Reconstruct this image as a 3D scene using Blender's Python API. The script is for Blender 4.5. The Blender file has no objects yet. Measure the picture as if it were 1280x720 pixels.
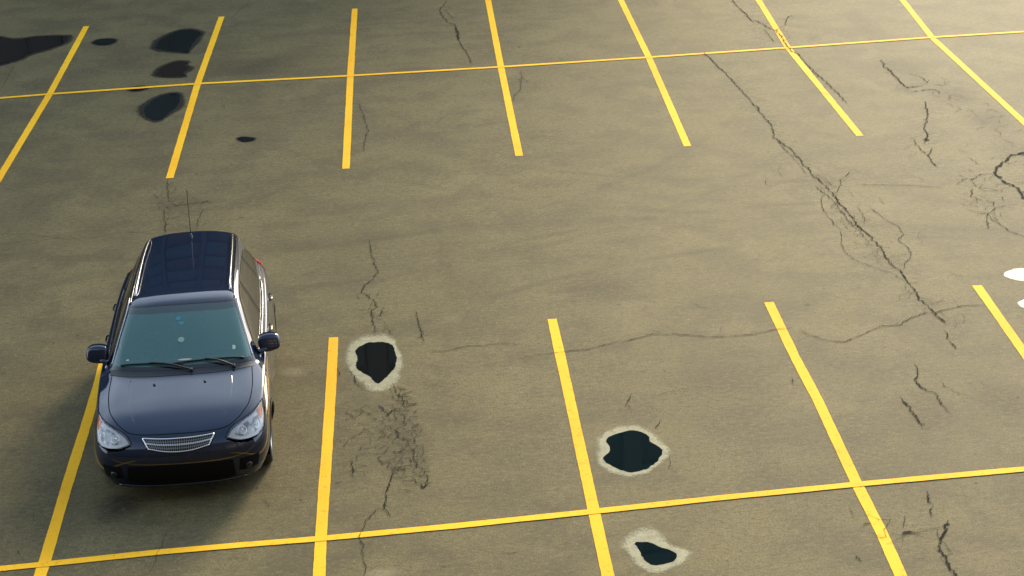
import bpy, bmesh, math, random
from mathutils import Vector, Matrix
from mathutils.bvhtree import BVHTree
R = math.radians
random.seed(11)
CAM=((2.887, -16.618, 9.469),(67.554, 1.789, -7.314),65.561)
CARPOS=(1.380,1.016,-0.02325)
STALL=[([(-2.104, 10.071), (-1.929, 12.434), (-1.608, 17.062), (-1.349, 22.042)], 'leftmost far yellow stall line, running out of the left edge beside the wide dark puddle'), ([(0.778, 11.756), (1.07, 17.114), (1.43, 22.154)], 'far yellow stall line just beyond the car, right of the four dark puddles'), ([(3.554, 11.616), (3.88, 16.982), (4.218, 22.139)], 'nearly upright far yellow stall line, third from the left in the far row'), ([(6.334, 11.647), (6.689, 16.969), (7.056, 22.195), (7.105, 23.076)], 'far yellow stall line in the top middle, a short crack at its lower right'), ([(9.063, 11.533), (9.49, 16.911), (9.794, 21.48), (9.884, 22.646)], 'far yellow stall line on unmarked clean asphalt, fifth from the left in the far row'), ([(11.901, 11.444), (12.185, 16.947), (12.578, 20.753), (12.777, 22.806)], 'far yellow stall line with a jagged crack running under it'), ([(14.658, 10.728), (14.714, 11.548), (15.036, 17.018), (15.435, 20.007), (15.768, 22.557)], 'rightmost far yellow stall line, crossing the dark tyre smear'), ([(0.261, 4.945), (0.241, 4.174), (0.186, 3.096), (0.096, 1.506), (0.03, 0.07), (0.008, -0.251), (-0.036, -0.976)], 'near yellow stall line on the left side of the parked dark blue car'), ([(3.097, 4.998), (3.015, 3.631), (2.907, 1.971), (2.838, 0.993), (2.77, -0.048), (2.731, -0.744), (2.691, -1.533)], 'near yellow stall line between the dark blue car and the crazed asphalt patch'), ([(5.883, 5.028), (5.767, 3.092), (5.574, 0.014), (5.497, -1.245), (5.449, -2.025)], 'near yellow stall line left of the two pale rimmed puddles'), ([(8.712, 5.012), (8.591, 3.293), (8.532, 2.094), (8.382, 0.134), (8.324, -0.891), (8.25, -1.743), (8.183, -2.499)], 'near yellow stall line with worn orange cracks near its lower end'), ([(11.498, 5.018), (11.304, 2.897), (11.127, 0.934), (10.95, -0.982)], 'near yellow stall line at the right edge beside the bright white puddle')]
CROSS=[([(-4.181, 16.948), (-2.489, 17.011), (-1.608, 17.062), (1.07, 17.114), (3.88, 16.982), (6.682, 16.914), (9.49, 16.911), (12.185, 16.947), (15.036, 17.018), (16.86, 16.99), (19.115, 16.984)], 'long thin yellow line running across the far row of stalls'), ([(-1.326, -0.071), (-0.402, -0.047), (0.064, -0.038), (1.14, -0.006), (1.96, -0.013), (2.762, -0.031), (4.144, -0.023), (5.57, 0.015), (6.907, 0.058), (8.375, 0.082), (10.194, 0.082), (11.427, 0.069)], 'long yellow line running across the near stalls in front of the car')]
PUD=[([(3.363, 4.5), (3.497, 4.698), (3.631, 4.7), (3.737, 4.67), (3.811, 4.532), (3.805, 4.331), (3.816, 4.129), (3.77, 3.942), (3.649, 3.696), (3.562, 3.569), (3.519, 3.664), (3.479, 3.787), (3.376, 3.961), (3.351, 4.103), (3.377, 4.296)], [(3.248, 4.522), (3.391, 4.885), (3.647, 4.972), (3.829, 4.797), (3.886, 4.355), (3.852, 3.887), (3.744, 3.451), (3.501, 3.349), (3.338, 3.7), (3.238, 4.047)], 'jet black puddle with a pale dry rim beside the stall line right of the car'), ([(5.991, 1.547), (6.136, 1.684), (6.308, 1.718), (6.421, 1.596), (6.441, 1.396), (6.504, 1.191), (6.364, 0.934), (6.18, 0.814), (6.043, 0.858), (5.927, 1.016), (5.892, 1.148), (5.996, 1.319)], [(5.921, 1.659), (6.101, 1.824), (6.329, 1.828), (6.492, 1.649), (6.578, 1.337), (6.598, 1.173), (6.444, 0.937), (6.256, 0.756), (6.075, 0.717), (5.903, 0.884), (5.818, 1.099), (5.848, 1.444)], 'round dark teal puddle with a pale rim just above the near cross line'), ([(5.877, -0.698), (5.984, -0.702), (6.108, -0.819), (6.224, -0.971), (6.162, -1.073), (5.991, -1.133), (5.926, -1.061), (5.894, -0.885)], [(5.728, -0.671), (5.887, -0.431), (6.062, -0.371), (6.168, -0.527), (6.202, -0.757), (6.376, -0.921), (6.308, -1.074), (6.101, -1.239), (5.965, -1.265), (5.84, -1.167), (5.762, -0.949)], 'small dark puddle in a wide pale rim below the near cross line'), ([(12.028, 5.291), (12.156, 5.395), (12.345, 5.399), (12.492, 5.296), (12.448, 5.132), (12.255, 5.087), (12.063, 5.155)], None, 'bright white puddle mirroring the sky at the right edge'), ([(11.814, 4.325), (11.922, 4.41), (12.02, 4.39), (12.039, 4.279), (11.922, 4.197), (11.834, 4.215)], None, 'tiny white puddle at the right edge, below the bigger white one'), ([(-3.05, 21.594), (-2.695, 21.295), (-2.309, 21.408), (-1.866, 21.378), (-1.653, 21.244), (-1.69, 20.774), (-1.966, 20.374), (-2.284, 20.069), (-2.439, 19.732), (-2.778, 19.372), (-3.111, 19.308), (-3.441, 20.354), (-3.433, 21.771)], None, 'wide black puddle stretching in from the left edge, largest of the dark puddles'), ([(-1.091, 20.703), (-1.004, 20.873), (-0.827, 20.892), (-0.678, 20.759), (-0.701, 20.512), (-0.87, 20.397), (-1.036, 20.501)], None, 'tiny dark puddle just right of the leftmost far stall line'), ([(0.174, 19.998), (0.23, 20.501), (0.41, 20.937), (0.602, 21.182), (0.845, 21.187), (1.028, 20.847), (0.929, 20.358), (0.849, 19.754), (0.801, 19.415), (0.583, 19.545), (0.263, 19.776)], None, 'black puddle with a feathered left edge, topmost left of the second far stall line'), ([(0.292, 17.916), (0.332, 18.258), (0.504, 18.646), (0.689, 18.775), (0.846, 18.635), (0.795, 18.43), (0.871, 18.198), (0.775, 17.939), (0.819, 17.72), (0.541, 17.718)], None, 'brownish black puddle between the topmost black one and the far cross line'), ([(-0.196, 17.096), (-0.022, 17.214), (0.171, 17.141), (0.136, 16.99), (-0.004, 16.892), (-0.133, 16.949)], None, 'thin dark puddle lying under the far cross line'), ([(0.182, 15.776), (0.284, 16.191), (0.449, 16.472), (0.66, 16.577), (0.774, 16.395), (0.744, 15.769), (0.605, 15.31), (0.448, 14.963), (0.267, 15.148), (0.198, 15.466)], None, 'teal puddle with a mirrored dark post, just below the far cross line'), ([(1.83, 13.567), (1.909, 13.66), (2.096, 13.573), (2.083, 13.421), (1.937, 13.388)], None, 'tiny dark puddle alone on the asphalt between the second and third far lines')]
CRACK=[('A', 0.022, [(10.568, 16.994), (10.605, 15.961), (10.635, 15.517), (10.65, 15.086), (10.634, 14.776), (10.667, 13.857), (10.66, 12.993), (10.649, 12.261), (10.522, 11.672), (10.599, 11.312), (10.634, 11.051), (10.621, 10.764), (10.645, 10.474), (10.621, 10.2), (10.639, 10.038), (10.64, 9.728), (10.665, 9.418), (10.668, 9.082), (10.677, 8.86), (10.678, 8.572), (10.643, 8.332), (10.677, 8.046), (10.648, 7.713), (10.652, 7.379), (10.695, 7.142), (10.686, 6.856), (10.699, 6.57), (10.652, 6.212), (10.659, 5.853), (10.686, 5.7), (10.654, 5.305), (10.665, 5.078), (10.614, 4.704), (10.644, 4.51), (10.656, 4.27), (10.675, 4.084), (10.693, 3.901)]), ('B', 0.022, [(12.031, 20.896), (12.03, 20.052), (12.028, 19.109), (12.12, 19.02), (12.194, 18.546), (12.268, 18.21), (12.279, 17.77), (12.215, 17.118), (12.197, 16.65), (12.254, 16.405), (12.205, 15.683), (12.216, 15.135), (12.238, 14.496), (12.22, 13.938), (12.244, 13.584), (12.228, 13.197)]), ('B', 0.012, [(12.103, 18.442), (12.071, 17.946), (12.025, 17.405)]), ('B', 0.016, [(12.977, 19.332), (12.804, 19.242), (12.561, 18.582), (12.268, 18.21)]), ('C', 0.024, [(13.614, 15.73), (13.536, 15.249), (13.527, 14.712), (13.504, 14.193), (13.518, 13.882), (13.628, 13.907), (13.834, 13.96)]), ('C', 0.014, [(13.82, 14.748), (13.957, 14.45), (13.951, 14.086)]), ('C', 0.02, [(13.493, 13.636), (13.738, 13.678), (13.915, 13.687), (13.941, 13.43)]), ('C', 0.02, [(13.533, 13.036), (13.421, 12.584), (13.286, 12.151), (13.023, 11.581), (12.975, 11.242), (12.776, 10.818)]), ('C', 0.07, [(12.82, 11.062), (12.868, 11.009), (12.923, 10.975)]), ('C', 0.014, [(12.685, 11.179), (12.641, 10.848), (12.609, 10.481), (12.627, 10.191)]), ('C', 0.018, [(12.82, 10.599), (12.627, 10.191), (12.584, 9.841), (12.592, 9.682)]), ('F', 0.01, [(13.204, 10.061), (13.232, 9.855), (13.246, 9.614)]), ('F', 0.014, [(12.574, 8.81), (12.79, 9.062), (12.905, 8.999), (13.075, 9.188), (13.312, 9.212)]), ('F', 0.03, [(12.857, 8.972), (12.954, 9.063)]), ('F', 0.012, [(12.892, 8.964), (12.836, 8.642)]), ('D', 0.04, [(14.562, 10.163), (14.321, 10.053), (14.126, 10.056), (13.891, 9.988), (13.67, 9.717), (13.402, 9.384), (13.308, 9.136), (13.33, 8.83), (13.409, 8.553), (13.389, 8.375), (13.353, 8.096), (13.372, 7.775)]), ('F', 0.01, [(11.138, 9.164), (11.592, 9.027), (11.905, 8.958), (12.17, 8.825), (12.365, 8.746)]), ('F', 0.012, [(12.756, 8.66), (12.632, 8.289), (12.708, 8.13), (12.862, 7.99), (12.765, 7.733), (12.57, 7.502), (12.373, 6.946)]), ('F', 0.012, [(12.363, 7.751), (12.57, 7.502), (12.605, 7.093), (12.642, 6.824), (12.743, 6.578), (12.885, 6.327)]), ('A', 0.012, [(10.533, 9.26), (10.561, 8.885), (10.598, 8.589), (10.591, 8.238), (10.581, 7.727), (10.605, 7.226), (10.6, 6.654)]), ('F', 0.01, [(10.552, 8.851), (10.468, 8.689), (10.365, 8.287), (10.331, 7.882), (10.335, 7.612), (10.37, 7.374), (10.281, 7.037), (10.207, 6.862), (10.177, 6.495), (10.203, 6.246), (10.298, 6.046), (10.433, 5.841), (10.558, 5.611), (10.624, 5.311)]), ('F', 0.01, [(11.031, 8.143), (11.089, 7.685), (11.198, 7.295), (11.163, 7.01), (11.019, 6.785), (11.062, 6.463), (11.017, 6.227), (10.821, 5.907), (10.726, 5.721)]), ('F', 0.01, [(11.263, 9.783), (11.093, 9.551), (10.968, 9.426), (10.896, 9.143), (10.746, 8.845)]), ('F', 0.007, [(10.888, 9.033), (10.962, 8.87), (10.948, 8.62)]), ('F', 0.007, [(10.882, 8.245), (10.832, 7.774), (10.746, 7.458)]), ('F', 0.008, [(10.673, 9.798), (10.768, 9.471), (10.758, 9.136)]), ('F', 0.01, [(10.527, 11.542), (10.539, 10.99), (10.553, 10.657), (10.544, 9.788)]), ('F', 0.007, [(10.249, 10.244), (10.164, 10.066), (10.162, 9.68)]), ('E', 0.013, [(6.626, 4.167), (6.838, 4.224), (7.047, 4.307), (7.3, 4.256), (7.654, 4.11), (8.012, 4.038), (8.285, 4.034), (8.49, 4.118), (8.807, 4.155)]), ('E', 0.014, [(8.871, 4.091), (8.925, 3.88), (9.127, 3.667), (9.308, 3.631), (9.493, 3.742), (9.688, 3.877), (9.877, 3.99), (10.144, 3.987), (10.277, 4.139), (10.464, 4.231), (10.656, 4.27), (10.943, 4.37), (11.196, 4.398), (11.373, 4.362)]), ('E', 0.01, [(4.184, 4.336), (4.449, 4.308), (4.788, 4.411), (5.214, 4.376), (5.402, 4.289)]), ('E', 0.012, [(5.295, 3.923), (5.528, 3.973), (5.756, 3.975), (6.159, 4.016), (6.626, 4.167)]), ('F', 0.007, [(3.904, 4.563), (4.171, 4.534)]), ('G', 0.018, [(10.597, 3.744), (10.559, 3.405), (10.547, 3.118)]), ('F', 0.008, [(10.552, 3.022), (10.7, 3.017)]), ('F', 0.01, [(10.66, 4.191), (10.675, 3.88)]), ('G', 0.016, [(9.916, 2.844), (9.901, 2.596), (9.784, 2.394), (9.793, 2.194), (9.879, 2.025), (9.882, 1.498)]), ('G', 0.02, [(9.462, 1.999), (9.478, 1.679), (9.475, 1.392), (9.48, 1.19)]), ('F', 0.01, [(9.48, 1.19), (9.589, 1.189)]), ('F', 0.012, [(6.473, 2.667), (6.357, 2.452), (6.391, 2.234)]), ('F', 0.012, [(6.668, 1.953), (6.546, 1.712)]), ('F', 0.007, [(6.657, 2.545), (7.046, 2.687), (7.398, 2.684)]), ('F', 0.01, [(8.396, 2.756), (8.348, 2.543)]), ('G', 0.018, [(9.032, -0.199), (9.003, -0.333), (8.999, -0.469), (8.914, -0.738)]), ('H', 0.024, [(9.047, -0.812), (8.953, -1.006), (8.854, -1.196), (8.769, -1.275), (8.769, -1.461), (8.761, -1.596), (8.761, -1.821), (8.741, -2.008)]), ('F', 0.05, [(8.506, -0.989), (8.571, -0.968), (8.643, -0.949)]), ('F', 0.012, [(8.382, -0.966), (8.501, -1.004)]), ('F', 0.014, [(8.15, -0.379), (8.16, -0.565)]), ('F', 0.04, [(8.171, -0.749), (8.269, -0.751)]), ('F', 0.02, [(7.941, -1.31), (7.974, -1.438)]), ('I', 0.014, [(3.743, 8.359), (3.727, 8.073), (3.74, 7.724), (3.774, 7.348), (3.781, 7.106), (3.676, 6.804), (3.581, 6.65), (3.535, 6.403), (3.612, 6.247), (3.675, 6.068), (3.705, 5.87), (3.613, 5.727), (3.624, 5.38), (3.613, 5.022)]), ('F', 0.012, [(3.778, 5.856), (3.721, 5.625), (3.695, 5.524)]), ('F', 0.012, [(3.746, 5.2), (3.726, 5.05)]), ('F', 0.014, [(3.795, 5.164), (3.808, 4.906)]), ('I', 0.016, [(4.171, 5.667), (4.195, 5.317), (4.2, 5.006), (4.205, 4.577)]), ('F', 0.014, [(3.747, 3.443), (3.752, 3.241), (3.817, 3.097), (3.839, 2.77)]), ('F', 0.014, [(3.51, 2.983), (3.59, 2.776), (3.637, 2.641), (3.74, 2.81), (3.82, 2.753)]), ('F', 0.013, [(3.706, 2.317), (3.724, 2.072), (3.805, 1.957), (3.835, 1.659), (3.86, 1.313), (3.924, 1.245), (3.948, 1.02), (3.898, 0.831), (3.818, 1.008), (3.793, 1.122)]), ('J', 0.018, [(3.592, 1.326), (3.54, 1.06), (3.494, 0.764), (3.46, 0.63), (3.451, 0.476), (3.476, 0.352), (3.471, 0.285)]), ('J', 0.011, [(3.452, 0.493), (3.358, 0.459), (3.301, 0.333), (3.231, 0.262), (3.215, 0.115), (3.169, 0.025), (3.161, -0.136), (3.188, -0.237), (3.156, -0.374), (3.172, -0.518), (3.188, -0.675), (3.162, -0.852)]), ('F', 0.01, [(3.612, 0.866), (3.791, 0.771)]), ('F', 0.014, [(4.503, -0.652), (4.637, -0.66), (4.717, -0.659)]), ('F', 0.018, [(3.098, 4.028), (3.129, 3.836)]), ('F', 0.012, [(3.135, 3.997), (3.252, 3.997), (3.313, 3.686), (3.356, 3.407)]), ('F', 0.014, [(3.16, 1.691), (3.17, 1.35), (3.153, 1.187)]), ('K', 0.018, [(6.221, 22.413), (6.091, 21.94), (5.982, 21.684), (5.964, 21.131), (6.047, 20.433), (6.162, 20.271), (6.136, 19.691), (6.105, 19.066), (6.135, 18.749), (6.153, 18.32), (6.177, 17.665), (6.164, 17.266)]), ('F', 0.014, [(6.051, 21.525), (6.175, 20.736)]), ('F', 0.03, [(6.174, 20.07), (6.105, 19.066)]), ('F', 0.01, [(7.011, 16.556), (6.97, 16.13), (7.035, 15.741)]), ('F', 0.01, [(6.97, 16.13), (6.836, 15.788)]), ('F', 0.012, [(6.97, 16.13), (6.853, 15.366), (6.67, 14.95), (6.612, 14.615)]), ('F', 0.012, [(3.952, 15.24), (3.987, 14.309), (4.014, 13.561), (3.906, 12.831), (3.87, 12.411)]), ('L', 0.013, [(0.743, 11.685), (0.775, 11.215), (0.781, 10.801), (0.864, 10.526), (0.977, 10.392), (1.131, 10.468), (1.298, 10.504), (1.394, 10.557), (1.463, 10.396)]), ('F', 0.01, [(1.354, 10.203), (1.292, 9.827), (1.262, 9.625), (1.282, 9.347)]), ('F', 0.01, [(0.687, 10.455), (0.694, 10.31)]), ('F', 0.012, [(0.754, 10.297), (0.77, 9.939), (0.807, 9.619), (0.814, 9.179)]), ('M', 0.009, [(-1.838, 9.81), (-1.598, 9.725), (-1.209, 9.642), (-0.638, 9.321), (-0.213, 9.297), (0.157, 9.419), (0.472, 9.352), (0.734, 9.431)]), ('M', 0.009, [(1.856, 10.274), (2.217, 10.451), (2.526, 10.831)]), ('F', 0.006, [(2.526, 10.831), (2.958, 10.888), (3.447, 10.742)]), ('F', 0.008, [(2.011, 23.29), (1.81, 22.619), (1.617, 21.831)]), ('F', 0.008, [(-2.501, 19.203), (-2.531, 17.705)]), ('F', 0.007, [(0.127, 15.69), (0.042, 14.29)]), ('F', 0.008, [(-0.183, 1.046), (-0.177, 0.908)]), ('F', 0.014, [(-0.238, 0.293), (-0.249, 0.184)]), ('F', 0.007, [(1.195, 0.371), (1.167, 0.1), (1.079, -0.369)])]
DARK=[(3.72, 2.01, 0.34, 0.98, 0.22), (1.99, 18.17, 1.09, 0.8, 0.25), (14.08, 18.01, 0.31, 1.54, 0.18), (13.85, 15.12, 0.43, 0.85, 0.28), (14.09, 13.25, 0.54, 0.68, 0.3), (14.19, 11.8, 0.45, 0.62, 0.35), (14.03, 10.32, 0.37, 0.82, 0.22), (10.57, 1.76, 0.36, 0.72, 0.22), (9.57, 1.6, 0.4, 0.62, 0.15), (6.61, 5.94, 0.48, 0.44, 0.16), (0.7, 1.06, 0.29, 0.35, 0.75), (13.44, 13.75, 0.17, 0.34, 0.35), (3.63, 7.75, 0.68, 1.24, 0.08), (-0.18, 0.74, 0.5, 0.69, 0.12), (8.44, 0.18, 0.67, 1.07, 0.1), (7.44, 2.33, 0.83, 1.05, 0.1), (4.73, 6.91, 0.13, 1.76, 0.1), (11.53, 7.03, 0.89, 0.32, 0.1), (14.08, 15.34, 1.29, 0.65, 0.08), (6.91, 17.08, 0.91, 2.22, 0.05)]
LIGHT=[(2.57, 4.06, 0.2, 0.16, 0.5), (3.3, -0.8, 0.2, 0.1, 0.5), (6.97, 5.31, 0.31, 0.13, 0.12), (4.57, 5.27, 0.27, 0.13, 0.12), (11.23, 8.27, 0.69, 0.41, 0.1), (14.68, 15.75, 0.87, 1.11, 0.08), (13.03, 9.55, 0.97, 0.54, 0.08)]
CHALK=[[(10.848, 4.765), (10.931, 4.789), (10.988, 4.736)], [(10.991, 4.654), (10.985, 4.548), (10.989, 4.44)], [(9.818, 5.336), (9.893, 5.405), (9.985, 5.386), (9.993, 5.272), (9.908, 5.206), (9.825, 5.251)], [(10.201, 5.313), (10.249, 5.191)], [(6.862, 5.39), (6.953, 5.426), (7.024, 5.302)], [(7.085, 5.344), (7.217, 5.371), (7.349, 5.29)], [(4.415, 5.247), (4.493, 5.31), (4.571, 5.267)], [(4.723, 5.237), (4.832, 5.294), (4.922, 5.17)]]
CRAZE=[(3.741, 3.354), (3.924, 3.274), (3.928, 2.377), (3.979, 1.479), (3.941, 0.841), (3.679, 0.854), (3.537, 1.281), (3.461, 2.162), (3.639, 2.958)]
CRAZE2=[(3.03, 2.591), (3.517, 3.09), (3.618, 1.836), (3.483, 1.107), (3.055, 1.096)]
CRAZE3=[[(14.253, 14.75), (14.559, 14.148), (14.539, 11.277), (14.201, 10.08), (13.804, 10.584), (13.801, 12.828)], [(10.569, 10.015), (10.805, 9.088), (10.702, 6.263), (10.483, 6.461), (10.435, 8.447)], [(0.539, 11.535), (0.958, 11.251), (1.429, 10.586), (1.32, 9.205), (0.742, 9.261)], [(3.446, 6.309), (3.792, 6.238), (3.831, 4.952), (3.479, 4.972)], [(8.356, -0.501), (8.778, -0.746), (8.954, -1.417), (8.676, -1.746), (8.193, -1.278)], [(12.793, 9.598), (13.432, 9.262), (12.63, 6.794), (12.353, 7.857)]]
sc = bpy.context.scene
col = sc.collection
# ---------------------------------------------------------------- camera
cd = bpy.data.cameras.new('camera'); cam = bpy.data.objects.new('camera', cd); col.objects.link(cam)
cam.location = CAM[0]; cam.rotation_euler = [R(a) for a in CAM[1]]
cd.lens = CAM[2]; cd.sensor_width = 36; cd.clip_start = 0.1; cd.clip_end = 3000
sc.camera = cam
# ---------------------------------------------------------------- light
SUN_EL, SUN_AZ = 25.0, 26.5          # azimuth measured from +Y towards +X
w = bpy.data.worlds.new('World'); sc.world = w; w.use_nodes = True
nt = w.node_tree; nt.nodes.clear()
def wn(t): return nt.nodes.new(t)
bg = wn('ShaderNodeBackground'); out = wn('ShaderNodeOutputWorld')
sky = wn('ShaderNodeTexSky'); sky.sky_type = 'NISHITA'; sky.sun_disc = False
sky.sun_elevation = R(SUN_EL); sky.sun_rotation = R(SUN_AZ); sky.air_density = 1.2; sky.dust_density = 1.6; sky.ozone_density = 1.0
# thin cloud layer: noise on the sky direction flattened like a ceiling
tc = wn('ShaderNodeTexCoord'); mp = wn('ShaderNodeMapping'); mp.inputs['Scale'].default_value = (1.0, 1.0, 2.6)
nz = wn('ShaderNodeTexNoise'); nz.inputs['Scale'].default_value = 2.6; nz.inputs['Detail'].default_value = 7; nz.inputs['Roughness'].default_value = .58
rp = wn('ShaderNodeValToRGB'); rp.color_ramp.elements[0].position = .42; rp.color_ramp.elements[1].position = .68
rp.color_ramp.elements[0].color = (.55, .55, .55, 1); rp.color_ramp.elements[1].color = (.95, .95, .95, 1)
mx = wn('ShaderNodeMix'); mx.data_type = 'RGBA'
lum = wn('ShaderNodeRGBToBW'); cm = wn('ShaderNodeMix'); cm.data_type = 'RGBA'; cm.blend_type = 'MULTIPLY'; cm.inputs[0].default_value = 1
cm.inputs[7].default_value = (.5, .5, .52, 1)
L = nt.links.new
L(tc.outputs['Generated'], mp.inputs['Vector']); L(mp.outputs[0], nz.inputs['Vector']); L(nz.outputs[0], rp.inputs[0])
L(sky.outputs[0], lum.inputs[0]); L(lum.outputs[0], cm.inputs[6])
# cloud deck: evenly bright, dense low down and thinning to blue overhead
ad = wn('ShaderNodeMix'); ad.data_type = 'RGBA'; ad.blend_type = 'ADD'; ad.inputs[0].default_value = 1; ad.inputs[7].default_value = (5.2, 6.5, 8.1, 1); L(cm.outputs[2], ad.inputs[6])
sp = wn('ShaderNodeSeparateXYZ'); L(tc.outputs['Generated'], sp.inputs[0]); el = wn('ShaderNodeMapRange'); el.interpolation_type = 'SMOOTHSTEP'; L(sp.outputs[2], el.inputs[0])
for i, v in ((1, .66), (2, .87), (3, 1.0), (4, .14)): el.inputs[i].default_value = v
fm_ = wn('ShaderNodeMath'); fm_.operation = 'MULTIPLY'; L(rp.outputs[0], fm_.inputs[0]); L(el.outputs[0], fm_.inputs[1])
L(fm_.outputs[0], mx.inputs[0]); L(sky.outputs[0], mx.inputs[6]); L(ad.outputs[2], mx.inputs[7])
L(mx.outputs[2], bg.inputs['Color']); bg.inputs['Strength'].default_value = 0.12
L(bg.outputs[0], out.inputs[0])
sd = bpy.data.lights.new('sun', 'SUN'); sun = bpy.data.objects.new('sun', sd); col.objects.link(sun)
sd.energy = 2.35; sd.angle = R(19); sd.color = (1, .82, .50)
dv = Vector((math.sin(R(SUN_AZ))*math.cos(R(SUN_EL)), math.cos(R(SUN_AZ))*math.cos(R(SUN_EL)), math.sin(R(SUN_EL))))
sun.rotation_euler = dv.to_track_quat('Z', 'Y').to_euler(); sun.location = (20, 30, 30)
sc.view_settings.view_transform = 'Standard'; sc.view_settings.look = 'None'; sc.view_settings.gamma = 1
sc.view_settings.exposure = 1.38
sc.render.engine = 'CYCLES'
# ---------------------------------------------------------------- helpers
def link(o, parent=None):
    col.objects.link(o)
    if parent: o.parent = parent
    return o
def mesh_obj(name, verts, faces, mat, parent=None, smooth=False):
    me = bpy.data.meshes.new(name); me.from_pydata([tuple(v) for v in verts], [], faces); me.update()
    if mat: me.materials.append(mat)
    if smooth: me.polygons.foreach_set('use_smooth', [True]*len(me.polygons))
    return link(bpy.data.objects.new(name, me), parent)
def bm_obj(name, bm, mat, parent=None, smooth=False, auto=None):
    me = bpy.data.meshes.new(name); bm.to_mesh(me); bm.free(); me.materials.append(mat)
    if smooth: me.polygons.foreach_set('use_smooth', [True]*len(me.polygons))
    return link(bpy.data.objects.new(name, me), parent)
def tag(o, label=None, cat=None, group=None, kind=None):
    if label: o['label'] = label
    if cat: o['category'] = cat
    if group: o['group'] = group
    if kind: o['kind'] = kind
    return o
def empty(name, loc, rz=0, parent=None):
    o = bpy.data.objects.new(name, None); o.location = loc; o.rotation_euler = (0, 0, rz); o.empty_display_size = .2
    return link(o, parent)
def mat(name, base=(.5,.5,.5), rough=.5, metal=0, spec=.5, coat=0, ior=None, emis=None):
    m = bpy.data.materials.new(name); m.use_nodes = True; b = m.node_tree.nodes['Principled BSDF']
    b.inputs['Base Color'].default_value = (*base, 1); b.inputs['Roughness'].default_value = rough; b.inputs['Metallic'].default_value = metal
    b.inputs['Specular IOR Level'].default_value = spec; b.inputs['Coat Weight'].default_value = coat; b.inputs['Coat Roughness'].default_value = .03
    if ior: b.inputs['IOR'].default_value = ior
    return m
class NB:
    """small node-building helper around one material"""
    def __init__(s, m): s.t = m.node_tree; s.b = s.t.nodes['Principled BSDF']; s.o = s.t.nodes['Material Output']
    def n(s, t): return s.t.nodes.new(t)
    def l(s, a, b): s.t.links.new(a, b)
    def pos(s):
        g = s.n('ShaderNodeNewGeometry'); return g.outputs['Position']
    def mapping(s, v, scale=(1,1,1), rot=0, loc=(0,0,0)):
        m = s.n('ShaderNodeMapping'); s.l(v, m.inputs[0]); m.inputs['Scale'].default_value = scale; m.inputs['Rotation'].default_value = (0,0,rot); m.inputs['Location'].default_value = loc; return m.outputs[0]
    def noise(s, v, sc, det=4, ro=.55, dist=0):
        n = s.n('ShaderNodeTexNoise'); s.l(v, n.inputs['Vector']); n.inputs['Scale'].default_value = sc; n.inputs['Detail'].default_value = det; n.inputs['Roughness'].default_value = ro; n.inputs['Distortion'].default_value = dist; return n.outputs[0]
    def m(s, op, a, b=None, c=None):
        n = s.n('ShaderNodeMath'); n.operation = op
        for i, v in enumerate((a, b, c)):
            if v is None: continue
            if isinstance(v, (int, float)): n.inputs[i].default_value = v
            else: s.l(v, n.inputs[i])
        return n.outputs[0]
    def ramp(s, v, lo, hi, a=0., b=1.):
        n = s.n('ShaderNodeMapRange'); n.interpolation_type = 'SMOOTHSTEP'; s.l(v, n.inputs[0])
        for i, x in zip((1,2,3,4), (lo, hi, a, b)): n.inputs[i].default_value = x
        return n.outputs[0]
    def mix(s, f, a, b, mode='MIX'):
        n = s.n('ShaderNodeMix'); n.data_type = 'RGBA'; n.blend_type = mode
        for i, v in ((0, f), (6, a), (7, b)):
            if isinstance(v, (int, float)): n.inputs[i].default_value = v
            elif isinstance(v, tuple): n.inputs[i].default_value = (*v, 1)
            else: s.l(v, n.inputs[i])
        return n.outputs[2]
    def bump(s, h, st, dist=.01):
        n = s.n('ShaderNodeBump'); s.l(h, n.inputs['Height']); n.inputs['Strength'].default_value = st; n.inputs['Distance'].default_value = dist; s.l(n.outputs[0], s.b.inputs['Normal'])
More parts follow.
